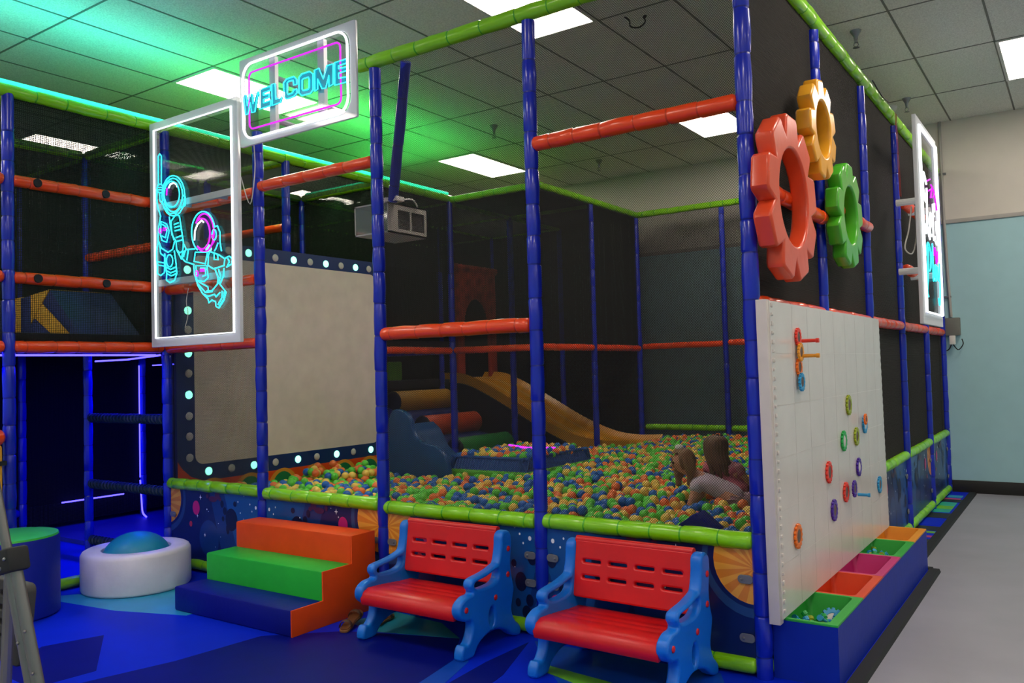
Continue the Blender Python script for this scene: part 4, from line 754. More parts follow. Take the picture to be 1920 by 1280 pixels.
# ================================================================ peg board and trough
mat('board_white','#e6dcd6',rough=.22,bump=.05,bscale=90,coat=.3,var=.03); mat('board_edge','#d4cac4',rough=.45); mat('peg_hole','#c6bcb6',rough=.6)
t=thing('peg_board','large white peg board leaning on the cage above the trough','peg board',(.08,1.25,.30))
mb=MB()
edge=[(2.46+.08*(1-k/60)+(.012 if k%2 else 0),.305+1.495*k/60) for k in range(61)]
mb.prism([(-.02,.305)]+edge+[(-.055,1.80)],(.052,0,0),Y3,Z3,X3,.05); mb.build('board','board_white',t,ang=20)
mb=MB(); mb.prism([(-.05,.285),(.0,.285),(-.03,1.805),(-.085,1.805)],(.046,0,0),Y3,Z3,X3,.052)
for k in range(34):
    z=.34+1.44*k/33; y=.006-.035*(z-.3)/1.5
    mb.box((.102,y,z),(.012,.024,.020 if k%2 else .014))
lab(mb.build('edge_strip','board_edge',t,bevel=.002),'cream edge strip')
mb=MB()
for i in range(1,9): mb.bx(.1021,.1026,.02+i*.28,.022+i*.28,.31,1.79)
for j in range(1,6): mb.bx(.1021,.1026,.03,2.44,.30+j*.25,.302+j*.25)
mb.build('tile_seam','peg_hole',t)
TC={'olive':'#9aa81e','blue':'#2c9ad0','orange':'#f0741c','green':'#1aa84a','red':'#e83a28','purple':'#4a1e9c','yellow':'#f0a028'}
for k,v in TC.items(): mat('toy_'+k,v,rough=.35)
mat('toy_white','#d8d0cc',rough=.4); mat('hub_dark','#6a5450',rough=.5)
def gear2d(n,ro,ri,w=.5):
    o=[]
    for k in range(n):
        a=2*math.pi*k/n; s=math.pi/n
        for f,r in ((-.95*w,ri),(-.6*w,ro),(.6*w,ro),(.95*w,ri)): o.append((r*math.cos(a+s*f*1.6),r*math.sin(a+s*f*1.6)))
    return o
def pegear(c,label,col,r=.058,hub='hub_dark',group=None,x=.104,nrm=X3):
    t=thing('toy_gear',label,'toy gear',c,0,group); c=Vector(c)
    n=14; u,v=(Y3,Z3) if nrm is X3 else MB().frame(nrm)
    mb=MB(); mb.extr([gear2d(n,r,r*.84),ell(0,0,r*.55,None,16)],c+nrm*.007,u,v,nrm,.012,.0025); mb.build('rim','toy_'+col,t)
    mb=MB(); mb.lathe(c+nrm*.002,nrm,[(0,r*.56),(.008,r*.56),(.010,r*.35),(.013,r*.12)],14); mb.build('hub',hub,t); return t
def peg(t,c,col,L=.07):
    mb=MB(); mb.lathe(Vector(c),X3,[(0,.010),(L*.8,.009),(L*.82,.012),(L,.012)],10); lab(mb.build('peg','toy_'+col,t),col+' peg')
XB=.102
pegear((XB,1.425,1.236),'olive toy gear on the board, highest of the scattered gears','olive',.063)
pegear((XB,1.85,1.09),'blue toy gear on the board with a small orange cog beside it','blue',.06,'toy_white')
pegear((XB+.028,1.74,1.13),'small orange cog overlapping the upper blue toy gear','orange',.036)
pegear((XB,1.266,1.03),'green toy gear on the board','green',.062,'toy_white')
pegear((XB,1.60,1.03),'olive toy gear on the board, lower of the two olive ones','olive',.058)
pegear((XB,.892,.887),'red toy gear on the board alone','red',.062)
pegear((XB,1.631,.835),'purple toy gear highest on the board','purple',.058,'toy_white')
pegear((XB,1.27,.725),'red toy gear behind a purple one low on the board','red',.060)
g=pegear((XB+.028,1.36,.735),'purple toy gear overlapping a red one, with a blue peg','purple',.052); peg(g,(XB+.05,1.37,.70),'blue')
pegear((XB,.977,.663),'purple toy gear lowest on the board, above the trough','purple',.062)
pegear((XB,2.24,.646),'blue toy gear near the far edge of the board','blue',.058)
pegear((XB,.25,.646),'orange toy gear near the front edge of the board','orange',.062)
for i,(z,col,lb) in enumerate(((1.635,'red','red toy gear with a red peg at the top of the vertical chain'),(1.558,'yellow','yellow toy gear with a peg, second in the vertical chain'),(1.481,'orange','orange toy gear in the vertical chain above the blue one'),(1.405,'blue','blue toy gear at the bottom of the vertical chain'))):
    g=pegear((XB+.010*(i%2),.38,z),lb,col,.048)
    if i<2: peg(g,(XB+.02,.40,z-.02),col,.085)

BIN={'green':'#2eaa3c','orange':'#e04818','pink':'#c82a78','amber':'#e89a24'}
for k,v in BIN.items(): mat('bin_'+k,v,rough=.45,bump=.06)
mat('trough_blue','#0a2aa0',rough=.5,spec=.25,bump=.12,bscale=25)
t=thing('storage_trough','long blue soft trough with five coloured open bins under the peg board','trough',(.175,1.3,.0125))
y0,y1,xa,xb,zt=.03,2.60,.035,.335,.30
mb=MB(); mb.bx(xa,xb,y0,y0+.02,.0125,zt-.012); mb.bx(xa,xb,y1-.02,y1,.0125,zt-.012); mb.bx(xa,xa+.015,y0+.02,y1-.02,.0125,zt-.012); mb.bx(xb-.015,xb,y0+.02,y1-.02,.0125,zt-.012); mb.bx(xa+.015,xb-.015,y0+.02,y1-.02,.0125,.03)
mb.build('trough_body','trough_blue',t)
BY=[(.03,.56,'green'),(.56,1.06,'orange'),(1.06,1.60,'pink'),(1.60,2.10,'green'),(2.10,2.60,'amber')]
for a,b,c in BY:
    mb=MB(); n=[(xa,a),(xb,a),(xb,b),(xa,b)]
    k=.045; inn=rrect(xa+.02,xb-k,a+.02,b-.02,.03,4)
    mb.extr([n,inn],(0,0,zt-.006),X3,Y3,Z3,.012,.002)
    N_=len(inn); top=[Vector((x,y,zt-.004)) for x,y in inn]; cxm=(xa+xb-k+.02)/2; cym=(a+b)/2
    bot=[Vector((cxm+(x-cxm)*.80,cym+(y-cym)*.82,.13)) for x,y in inn]
    mb.add(top+bot,[(i,N_+i,N_+(i+1)%N_,(i+1)%N_) for i in range(N_)]+[tuple(N_+i for i in range(N_))],0)
    lab(mb.build('bin','bin_'+c,t,ang=50),c+' bin')
# loose pieces in the two green bins
def fill(n,xr,yr,z,cols,grp,label):
    base={}
    for i in range(n):
        c=random.choice(cols); x,y=random.uniform(*xr),random.uniform(*yr)
        if c not in base:
            mb=MB(); mb.lathe((0,0,0),Z3,[(0,.012),(.05,.010),(.052,.016),(.07,.016)],10)
            base[c]=mb.build('toy_peg','toy_'+c,None,origin=(0,0,0)); o=base[c]
        else: o=base[c].copy(); COL.objects.link(o)
        o.location=(x,y,z+random.uniform(0,.03)); o.rotation_euler=(random.uniform(.5,1.6),random.uniform(-.6,.6),random.uniform(0,6))
        tag(o,label%c,'toy peg',grp)
fill(36,(.08,.22),(.10,.38),.18,['blue','green','blue','olive'],'loose pegs in the front green bin','small %s peg lying loose in the front green bin')
fill(36,(.08,.22),(1.66,2.0),.185,['blue','olive','green','blue'],'loose pegs in the far green bin','small %s peg lying loose in the far green bin')
g=pegear((.215,.42,.205),'blue toy gear with a white centre standing in the front green bin','blue',.062,'toy_white',nrm=Vector((.45,-.75,.5)).normalized())

# ================================================================ wall gears
for k,v in (('red','#ea4e26'),('yellow','#f0a826'),('lime','#4ab024')): mat('gear_'+k,v,rough=.32,coat=.25,bump=.12,bscale=14)
def biggear(label,y,z,R,hole,m,rot,x=.06,th=.09):
    mb=MB(); n=9; o=[]
    for k in range(n):
        a=2*math.pi*k/n+rot; s=math.pi/n
        for f,r in ((-1.0,.76),(-.66,.965),(-.5,1.0),(.5,1.0),(.66,.965)): o.append((R*r*math.cos(a+s*f),R*r*math.sin(a+s*f)))
    mb.extr([o,ell(0,0,hole,None,40)],(x+th/2,y,z),Y3,Z3,X3,th,.014)
    return tag(mb.build('wall_gear',m),label,'wall gear')
biggear('large orange-red padded gear on the side net beside the blue corner post',.27,2.33,.42,.245,'gear_red',math.radians(90))
biggear('yellow padded gear mounted high on the side net',.945,2.83,.285,.16,'gear_yellow',math.radians(100),.058,.085)
biggear('green padded gear on the side net',1.55,2.42,.33,.18,'gear_lime',math.radians(88),.058,.085)

# ================================================================ inside: slide, arch, bolsters, blue slide, tray, blocks
mat('slide_yellow','#d8921c',rough=.32,bump=.05); mat('slide_blue','#0c4a86',rough=.35); mat('arch_red','#b83a1c',rough=.5); mat('bol_green','#1f8a3a',rough=.45); mat('bol_orange','#d84a1a',rough=.45); mat('bol_yellow','#c8901c',rough=.45); mat('ramp_blue','#1c2c78',rough=.5); mat('bol_end','#15161a',rough=.6)
def slide():
    t=thing('yellow_slide','wide wavy yellow slide running down into the ball pit','slide',(-4.7,5.6,.40))
    prof=[(-6.1,1.40),(-5.75,1.38),(-5.4,1.25),(-4.9,1.00),(-4.4,.74),(-3.95,.57),(-3.6,.52),(-3.25,.53)]
    P=smooth(prof,6); Y=[5.12+.96*i/24 for i in range(25)]; mb=MB()
    top=[];n=len(P)
    for x,z in P:
        for i,y in enumerate(Y):
            e=min(i,24-i); lip=.07*max(0,1-e/1.5); top.append((x,y,z+lip+.02*math.cos(2*math.pi*i/8)))
    bot=[(x,y,z-.05) for x,z in P for y in Y]; m=25; fs=[]
    for a in range(n-1):
        for i in range(m-1):
            q=a*m+i; fs.append((q,q+m,q+m+1,q+1)); r=q+n*m; fs.append((r,r+1,r+m+1,r+m))
        q=a*m; fs.append((q,q+n*m,q+m+n*m,q+m)); q=a*m+m-1; fs.append((q,q+m,q+m+n*m,q+n*m))
    for i in range(m-1):
        fs.append((i,i+1,i+1+n*m,i+n*m)); q=(n-1)*m+i; fs.append((q,q+n*m,q+1+n*m,q+1))
    mb.add(top,[],0); mb.add(bot,[],0); 
    for f in fs: mb.f.append(f); mb.m.append(0)
    mb.build('chute','slide_yellow',t,ang=60)
    mb=MB()
    for y in (5.10,6.09): mb.prism([(x,z-.055) for x,z in P]+[(-3.25,.42),(-6.1,.42)],(0,y,0),X3,Z3,Y3,.03)
    lab(mb.build('side_skirt','black_rubber',t),'dark side skirt')
slide()
t=thing('arch_gate','red padded arch panel above the yellow slide','arch panel',(-6.05,5.7,1.41))
arch=[(5.24,1.41),(5.24,2.95),(6.18,2.95),(6.18,1.41),(6.02,1.41),(6.02,2.15)]+[(5.71+.31*math.cos(a),2.15+.40*math.sin(a)) for a in [math.radians(k) for k in range(10,171,10)]]+[(5.40,2.15),(5.40,1.41)]
mb=MB(); mb.prism(arch,(-5.99,0,0),Y3,Z3,X3,.06); mb.build('panel','arch_red',t,bevel=.008)
mb=MB(); mb.tube([(-5.95,5.22,2.98),(-5.95,6.2,2.98)],.05,12); mb.build('top_roll','arch_red',t)
t=thing('roller_ramp','blue stepped ramp carrying three padded rolls, orange, yellow and green','climbing ramp',(-5.4,4.35,.05))
mb=MB(); mb.prism([(-4.75,.06),(-4.75,.44),(-5.1,.50),(-5.15,.68),(-5.6,.78),(-5.65,.98),(-6.0,1.10),(-6.0,.06)],(0,3.76,0),X3,Z3,Y3,1.12); mb.build('ramp','ramp_blue',t,bevel=.02)
for x,z,m,l in ((-4.88,.58,'bol_green','green roll'),(-5.38,.84,'bol_orange','orange roll'),(-5.85,1.14,'bol_yellow','yellow roll')):
    mb=MB(); mb.lathe((x,3.78,z),Y3,[(0,.09),(.005,.12),(.02,.135),(1.06,.135),(1.075,.12),(1.08,.09)],24,[1,1,0,0,0]); lab(mb.build('roll',[m,'bol_end'],t,ang=50),l)
def bslide():
    t=thing('blue_slide','dark blue moulded slide end beside the white screen inside the pit','slide',(-4.0,2.2,.40))
    side=smooth([(-4.22,1.05),(-4.16,1.15),(-4.05,1.15),(-3.95,1.09),(-3.905,.96),(-3.81,.86),(-3.65,.825),(-3.54,.75),(-3.49,.62),(-3.51,.49),(-3.75,.44),(-4.0,.43),(-4.22,.43)],3)
    for y,dz in ((1.95,0),):
        mb=MB(); mb.prism([(x,max(.43,z+dz)) for x,z in side],(0,y,0),X3,Z3,Y3,.06); lab(mb.build('side_wall','slide_blue',t,bevel=.014,ang=50),'blue moulded side')
    P=smooth([(-4.2,1.0),(-4.1,.92),(-4.0,.76),(-3.8,.62),(-3.6,.56),(-3.5,.55)],4)
    mb=MB(); mb.prism(P+[(x,z-.06) for x,z in reversed(P)],(0,2.0,0),X3,Z3,Y3,.60); mb.build('chute','slide_blue',t,ang=50)
bslide()
mat('tray_rib','#1c4c98',rough=.5); mat('tray_green','#5cae1e',rough=.4)
cx,cy=-3.16,2.66; TX0,TX1,TY0,TY1=-3.62,-2.70,2.06,3.26
t=thing('ball_tray','low square tray of balls with a ribbed blue side standing in the pit','ball tray',(cx,cy,.40))
mb=MB(); mb.extr([[(TX0,TY0),(TX1,TY0),(TX1,TY1),(TX0,TY1)],[(TX0+.1,TY0+.1),(TX0+.1,TY1-.1),(TX1-.1,TY1-.1),(TX1-.1,TY0+.1)]],(0,0,.50),X3,Y3,Z3,.22,.03); lab(mb.build('base_ring','tray_green',t),'green padded base')
mb=MB(); rc=[(TX0+.03,TY0+.03),(TX1-.03,TY0+.03),(TX1-.03,TY1-.03),(TX0+.03,TY1-.03)]
for k in range(4):
    (xa_,ya_),(xb_,yb_)=rc[k],rc[(k+1)%4]; n=int(math.hypot(xb_-xa_,yb_-ya_)/.032); ix,iy=(cx-(xa_+xb_)/2),(cy-(ya_+yb_)/2); q=math.hypot(ix,iy); ix,iy=ix/q*.05,iy/q*.05
    P=[Vector((xa_,ya_,.60)),Vector((xb_,yb_,.60)),Vector((xb_+ix,yb_+iy,.715)),Vector((xa_+ix,ya_+iy,.715))]
    nrm=Vector((ix,iy,0)).normalized(); mb.add(P+[p+nrm*.03 for p in P],[(0,1,2,3),(7,6,5,4),(3,2,6,7),(0,4,5,1),(0,3,7,4),(1,5,6,2)],0)
    for i in range(n+1):
        f=i/n; x,y=xa_+(xb_-xa_)*f,ya_+(yb_-ya_)*f; mb.tube([(x,y,.605),(x+ix*.5,y+iy*.5,.66),(x+ix,y+iy,.715)],.0095,5)
    mb.tube([P[3],P[2]],.016,8)
lab(mb.build('ribbed_rim','tray_rib',t),'ribbed blue rim')
mb=MB(); mb.bx(TX0+.08,TX1-.08,TY0+.08,TY1-.08,.58,.64); mb.build('tray_floor','tray_rib',t)
led('led_violet',[(cx-.25,cy+.15,.765),(cx+.1,cy-.05,.765),(cx+.35,cy+.05,.765)],'violet LED strip glowing among the balls of the ribbed tray',.02)
area('led_tray',(cx+.05,cy,.85),(math.pi,0,0),.4,.05,'#c030ff',2)
# blocks on the deck
mat('block_yellow','#c8962a',rough=.5); mat('block_blue','#1c2a66',rough=.5)
def xz(mb,poly,y,th): mb.prism(poly,(0,y,0),X3,Z3,Y3,th)
t=thing('soft_block','yellow and blue striped soft block with a sloping end on the upper deck','soft play block',(-5.6,-.5,1.862))
ZD=1.862
for i,(a,b) in enumerate(((-7.05,-6.72),(-6.72,-6.42),(-6.42,-6.12),(-6.12,-5.88),(-5.88,-5.72))):
    mb=MB(); xz(mb,[(a,ZD),(b,ZD),(b,2.21),(a,2.20)],-.62,.5); lab(mb.build('stripe','block_yellow' if i%2 else 'block_blue',t,bevel=.006),('yellow' if i%2 else 'blue')+' section')
top=[(-5.72,2.21),(-5.44,2.235)]; 
def band(p0,p1,q1,q0,m,l):
    mb=MB(); xz(mb,[p0,p1,q1,q0],-.62,.5); lab(mb.build('stripe',m,t,bevel=.006),l)
band((-5.72,ZD),(-5.55,ZD),(-5.72,2.03),(-5.72,2.03+.0),'block_blue','blue section') if False else None
band((-5.715,ZD),(-5.36,ZD),(-5.66,2.02),(-5.715,1.97),'block_blue','dark blue sloping band')
band((-5.35,ZD),(-5.10,ZD),(-5.53,2.13),(-5.655,2.025),'block_yellow','yellow sloping band')
band((-5.09,ZD),(-4.97,ZD),(-5.40,2.235),(-5.525,2.135),'block_blue','blue sloping band')
band((-5.715,1.98),(-5.66,2.03),(-5.41,2.24),(-5.715,2.215),'block_yellow','yellow top corner')
mat('bag_dark','#16302e',rough=.5)
def bag(x,y,label):
    t=thing('punch_bag',label,'punch bag',(x,y,2.0))
    mb=MB(); mb.lathe((x,y,2.0),Z3,[(0,.06),(.03,.11),(.6,.115),(.63,.06)],18); mb.build('bag','bag_dark',t)
    mb=MB(); mb.tube([(x,y,2.63),(x,y,3.5)],.012,8); mb.build('rope','net_dark',t)
bag(-6.6,.75,'dark punch bag hanging on the upper deck behind the netting'); bag(-5.5,.8,'dark punch bag hanging behind the astronaut sign'); bag(-6.9,1.6,'dark punch bag hanging deepest inside the upper deck')
mat('cube_lime','#7ac02a',rough=.5)
mb=MB(); mb.bx(-6.9,-6.5,4.3,4.7,1.401,1.66); tag(mb.build('foam_cube','cube_lime',bevel=.02),'lime green foam cube on the rear deck behind the padded rolls','foam cube')
mb=MB(); mb.prism([(-.13,0),(.12,0),(0,.095)],(-.505,.42,.59),X3,Z3,Y3,.16); tag(mb.build('foam_wedge','foam_blue',bevel=.01),'dark blue foam wedge poking out of the balls by the green front rail','foam wedge')

# ================================================================ children
mat('skin','#d89a7c',rough=.5,var=.03); mat('hair_brown','#8a6444',rough=.55,bump=.3,bscale=60); mat('hair_dark','#6a4c34',rough=.55,bump=.3,bscale=60); mat('shirt_white','#d2bfd0',rough=.7,bump=.1); mat('bow_white','#e8e2de',rough=.6); mat('eye_dark','#1c120e',rough=.2); mat('lip','#b05a50',rough=.4); mat('shorts_navy','#a4808e',rough=.7)
def flower_mat():
    m=bpy.data.materials.new('dress_pink'); m.use_nodes=True; nt=m.node_tree; b=nt.nodes['Principled BSDF']; b.inputs['Roughness'].default_value=.7
    tc=nt.nodes.new('ShaderNodeTexCoord'); v=nt.nodes.new('ShaderNodeTexVoronoi'); v.inputs['Scale'].default_value=13
    r=nt.nodes.new('ShaderNodeValToRGB'); r.color_ramp.interpolation='CONSTANT'
    r.color_ramp.elements[0].color=lin('#7a1c34'); r.color_ramp.elements[1].position=.28; r.color_ramp.elements[1].color=lin('#c8687c'); e=r.color_ramp.elements.new(.6); e.color=lin('#d08a94')
    nt.links.new(tc.outputs['Object'],v.inputs['Vector']); nt.links.new(v.outputs['Distance'],r.inputs['Fac']); nt.links.new(r.outputs['Color'],b.inputs['Base Color']); MATS['dress_pink']=m
flower_mat()
def skin(name,pts,edges,m,parent,root,sub=2):
    names=list(pts); me=bpy.data.meshes.new(name); W=wloc(parent)
    me.from_pydata([tuple(Vector(pts[n][0])-W) for n in names],[(names.index(a),names.index(b)) for a,b in edges],[])
    ob=bpy.data.objects.new(name,me); COL.objects.link(ob)
    md=ob.modifiers.new('s','SKIN'); md.use_smooth_shade=True; md.branch_smoothing=.4
    for i,n in enumerate(names):
        r=pts[n][1]; me.skin_vertices[0].data[i].radius=r if isinstance(r,tuple) else (r,r)
        me.skin_vertices[0].data[i].use_root = (n==root)
    ss=ob.modifiers.new('d','SUBSURF'); ss.levels=sub; ss.render_levels=sub
    dg=bpy.context.evaluated_depsgraph_get(); em=bpy.data.meshes.new_from_object(ob.evaluated_get(dg))
    ob.modifiers.clear(); ob.data=em; em.name=name
    em.polygons.foreach_set('use_smooth',[True]*len(em.polygons)); em.materials.clear(); em.materials.append(MATS[m]); ob.parent=parent; return ob
def fingers(pts,edges,w,d,side,tag_):
    """palm and five fingers from wrist w along d"""
    w=Vector(w); d=Vector(d).normalized(); s=Vector(side).normalized(); n=d.cross(s)
    pts['palm'+tag_]=(tuple(w+d*.035),(.020,.012)); edges.append(('wrist'+tag_,'palm'+tag_))
    for i,(o,L) in enumerate(((-.018,.040),(-.006,.048),(.006,.045),(.018,.034))):
        a,b=w+d*.055+s*o,w+d*(.055+L*.55)+s*o*1.15+n*.004; c=w+d*(.055+L)+s*o*1.2+n*.014
        for k,(p,r) in enumerate(((a,.0062),(b,.0056),(c,.0048))): pts[f'f{i}{k}{tag_}']=(tuple(p),r)
        edges += [('palm'+tag_,f'f{i}0{tag_}'),(f'f{i}0{tag_}',f'f{i}1{tag_}'),(f'f{i}1{tag_}',f'f{i}2{tag_}')]
    a=w+d*.025+s*.024; b=w+d*.05+s*.036
    pts['t0'+tag_]=(tuple(a),.0068); pts['t1'+tag_]=(tuple(b),.0056); edges += [('palm'+tag_,'t0'+tag_),('t0'+tag_,'t1'+tag_)]
def face(t,c,fwd,side,up,r):
    c,fwd,side,up=Vector(c),Vector(fwd).normalized(),Vector(side).normalized(),Vector(up).normalized()
    mb=MB()
    for s in (-1,1): mb.sphere(c+fwd*r*.90+side*s*r*.36+up*r*.02,r*.11,10,8)
    mb.build('eyes','eye_dark',t)
    mb=MB(); mb.tube([c+fwd*r*.9+up*r*.02,c+fwd*r*1.12-up*r*.22,c+fwd*r*.92-up*r*.28],[r*.07,r*.15,r*.08],8); mb.build('nose','skin',t)
    mb=MB(); mb.tube([c+fwd*r*.82+side*q*r-up*r*(.52-.1*abs(q)*2) for q in (-.28,-.14,0,.14,.28)],[r*.03,r*.06,r*.07,r*.06,r*.03],8); mb.build('mouth','lip',t)
    mb=MB()
    for s in (-1,1): mb.sphere(c+side*s*r*.95-up*r*.1,r*.22,10,8,0,.45,.8,1)
    mb.build('ears','skin',t)
def hairshell(mb,c,fwd,up,r,cutang=58):
    c,fwd,up=Vector(c),Vector(fwd).normalized(),Vector(up).normalized(); side=fwd.cross(up).normalized(); up=side.cross(fwd)
    nu,nv=22,14; pts=[];fs=[];idx={}
    for j in range(nv+1):
        th=math.radians(128)*j/nv
        for k in range(nu):
            a=2*math.pi*k/nu
            dvec=fwd*(math.sin(th)*math.cos(a))+side*(math.sin(th)*math.sin(a))+up*math.cos(th)
            rr=r*(1.10+.025*math.sin(7*a+3*th))
            idx[j,k]=len(pts); pts.append(c+dvec*rr)
    for j in range(nv):
        for k in range(nu):
            a=(2*math.pi*(k+.5)/nu); a=a if a<math.pi else a-2*math.pi; th=math.degrees(math.radians(128)*(j+.5)/nv)
            if abs(math.degrees(a))<cutang and th>48: continue
            fs.append((idx[j,k],idx[j+1,k],idx[j+1,(k+1)%nu],idx[j,(k+1)%nu]))
    mb.add(pts,fs,0)
# --- child leaning forward on one arm
t=thing('person','small child in a white shirt with a white hair bow leaning forward on one arm','person',(-.72,1.5,.42))
H=Vector((-1.01,1.47,.845)); fwd=Vector((-.80,-.55,-.18)).normalized(); up=Vector((-.2,-.02,1)).normalized(); side=fwd.cross(up).normalized()
pts={'pelvis':((-.64,1.52,.585),(.085,.075)),'spine':((-.74,1.51,.65),(.08,.068)),'chest':((-.86,1.495,.715),(.088,.07)),'neck':((-.945,1.485,.765),.036),'jaw':(tuple(H-up*.045+fwd*.012),(.062,.060)),'skull':(tuple(H+up*.01-fwd*.004),(.083,.086)),'crown':(tuple(H+up*.06-fwd*.012),(.060,.062)),
 'shA':((-.885,1.405,.70),.042),'elA':((-.905,1.375,.595),.031),'wristA':((-.945,1.365,.515),.023),'shB':((-.885,1.595,.70),.042),'elB':((-.95,1.62,.60),.031),'wristB':((-1.0,1.60,.515),.023),
 'hipA':((-.63,1.45,.56),.065),'knA':((-.60,1.40,.45),.048),'anA':((-.42,1.42,.455),.030),'toA':((-.34,1.42,.45),.024),'hipB':((-.63,1.59,.56),.065),'knB':((-.60,1.64,.45),.048),'anB':((-.42,1.64,.455),.030),'toB':((-.34,1.64,.45),.024)}
ed=[('pelvis','spine'),('spine','chest'),('chest','neck'),('neck','jaw'),('jaw','skull'),('skull','crown'),('chest','shA'),('shA','elA'),('elA','wristA'),('chest','shB'),('shB','elB'),('elB','wristB'),('pelvis','hipA'),('hipA','knA'),('knA','anA'),('anA','toA'),('pelvis','hipB'),('hipB','knB'),('knB','anB'),('anB','toB')]
fingers(pts,ed,(-.945,1.365,.515),(-.5,0,-.8),(0,1,0),'A'); fingers(pts,ed,(-1.0,1.60,.515),(-.5,0,-.8),(0,-1,0),'B')
skin('body',pts,ed,'skin',t,'pelvis')
face(t,H,fwd,side,up,.082)
sp_={'a':((-.60,1.52,.585),(.10,.088)),'b':((-.74,1.51,.655),(.093,.080)),'c':((-.86,1.495,.72),(.097,.080)),'d':((-.925,1.487,.752),(.05,.05)),'e':((-.885,1.40,.70),.053),'f':((-.90,1.382,.635),.047),'g':((-.885,1.60,.70),.053),'h':((-.925,1.615,.64),.047)}
skin('shirt',sp_,[('a','b'),('b','c'),('c','d'),('c','e'),('e','f'),('c','g'),('g','h')],'shirt_white',t,'a')
sp_={'a':((-.60,1.52,.57),(.098,.09)),'b':((-.63,1.45,.55),.078),'c':((-.605,1.41,.48),.062),'d':((-.63,1.59,.55),.078),'e':((-.605,1.63,.48),.062)}
skin('shorts',sp_,[('a','b'),('b','c'),('a','d'),('d','e')],'shorts_navy',t,'a')
mb=MB(); hairshell(mb,H,fwd,up,.084)
for k,(s0,a,b) in enumerate(((-1,-.35,.0),(-1,-.6,.02),(1,.3,0),(1,-.1,.02),(1,.55,-.01),(-1,-.1,-.03))):
    p=H+side*s0*.084+fwd*a*.07
    mb.tube(smooth([p+up*.03,p-up*.05+side*s0*.008,p-up*.12+fwd*(.02+b),p-up*.17+fwd*(.03+b)],4),[.024]*4+[.022]*4+[.016]*4+[.006],8)
mb.build('hair','hair_brown',t,ang=80)
mb=MB(); q=H+up*.097+fwd*.004
for s in (-1,1): mb.sphere(q+side*s*.026,.024,12,8,0,1.2,.6,.8)
mb.sphere(q,.012,8,6); lab(mb.build('bow','bow_white',t),'white hair bow')
# --- child seen from behind
t=thing('person','small child in a pink flowered dress with long brown hair, seen from behind','person',(-.62,1.74,.42))
H=Vector((-.66,1.735,.925)); fwd=Vector((-.25,.95,-.1)).normalized(); up=Vector((-.02,.06,1)).normalized(); side=fwd.cross(up).normalized()
pts={'pelvis':((-.56,1.75,.56),(.095,.085)),'spine':((-.585,1.74,.67),(.082,.07)),'chest':((-.62,1.735,.785),(.085,.068)),'neck':((-.65,1.735,.865),.034),'jaw':(tuple(H-up*.045+fwd*.012),(.055,.054)),'skull':(tuple(H+up*.01-fwd*.004),(.072,.075)),'crown':(tuple(H+up*.052-fwd*.01),(.052,.054)),
 'shA':((-.725,1.73,.785),.040),'elA':((-.755,1.77,.68),.030),'wristA':((-.75,1.86,.60),.022),'shB':((-.515,1.75,.78),.040),'elB':((-.475,1.80,.67),.030),'wristB':((-.50,1.90,.60),.022),
 'hipA':((-.62,1.78,.53),.066),'knA':((-.68,1.98,.50),.048),'anA':((-.68,1.86,.45),.030),'toA':((-.68,1.78,.445),.022),'hipB':((-.50,1.78,.53),.066),'knB':((-.48,1.98,.50),.048),'anB':((-.48,1.86,.45),.030),'toB':((-.48,1.78,.445),.022)}
ed=[e for e in ed if not any(x[0] in 'ft' and x[1].isdigit() or x.startswith('palm') for x in e)]
fingers(pts,ed,(-.75,1.86,.60),(0,.8,-.5),(1,0,0),'A'); fingers(pts,ed,(-.50,1.90,.60),(0,.8,-.5),(-1,0,0),'B')
skin('body',pts,ed,'skin',t,'pelvis'); face(t,H,fwd,side,up,.072)
sp_={'a':((-.50,1.72,.555),(.165,.14)),'b':((-.555,1.735,.63),(.125,.105)),'c':((-.59,1.74,.70),(.096,.082)),'d':((-.62,1.735,.79),(.094,.077)),'e':((-.64,1.735,.842),(.055,.05)),'f':((-.725,1.73,.785),.050),'g':((-.748,1.75,.73),.046),'h':((-.515,1.75,.78),.050),'i':((-.485,1.78,.72),.046)}
skin('dress',sp_,[('a','b'),('b','c'),('c','d'),('d','e'),('d','f'),('f','g'),('d','h'),('h','i')],'dress_pink',t,'a')
mb=MB(); hairshell(mb,H,fwd,up,.074,50)
for k in range(9):
    s0=-1+k/4; p=H+side*s0*.064-fwd*(.070*math.sqrt(max(0,1-s0*s0*.8)))
    L=.20+.03*math.sin(k*2.1)
    mb.tube(smooth([H+up*.068+side*s0*.02-fwd*.01,p+up*.035,p-up*.05-fwd*.010,p-up*.12-fwd*.016+Vector((.02,0,0)),p-up*L-fwd*.012+Vector((.035,0,0))],4),[.010,.014,.018,.021]+[.022]*5+[.020]*4+[.013]*3+[.004],8)
mb.build('hair','hair_dark',t,ang=80)
mb=MB(); q=H+up*.076-fwd*.015+side*.025
for s in (-1,1): mb.sphere(q+side*s*.014,.013,8,6)
mb.build('hair_clip','black_rubber',t); t.location.x-=.205

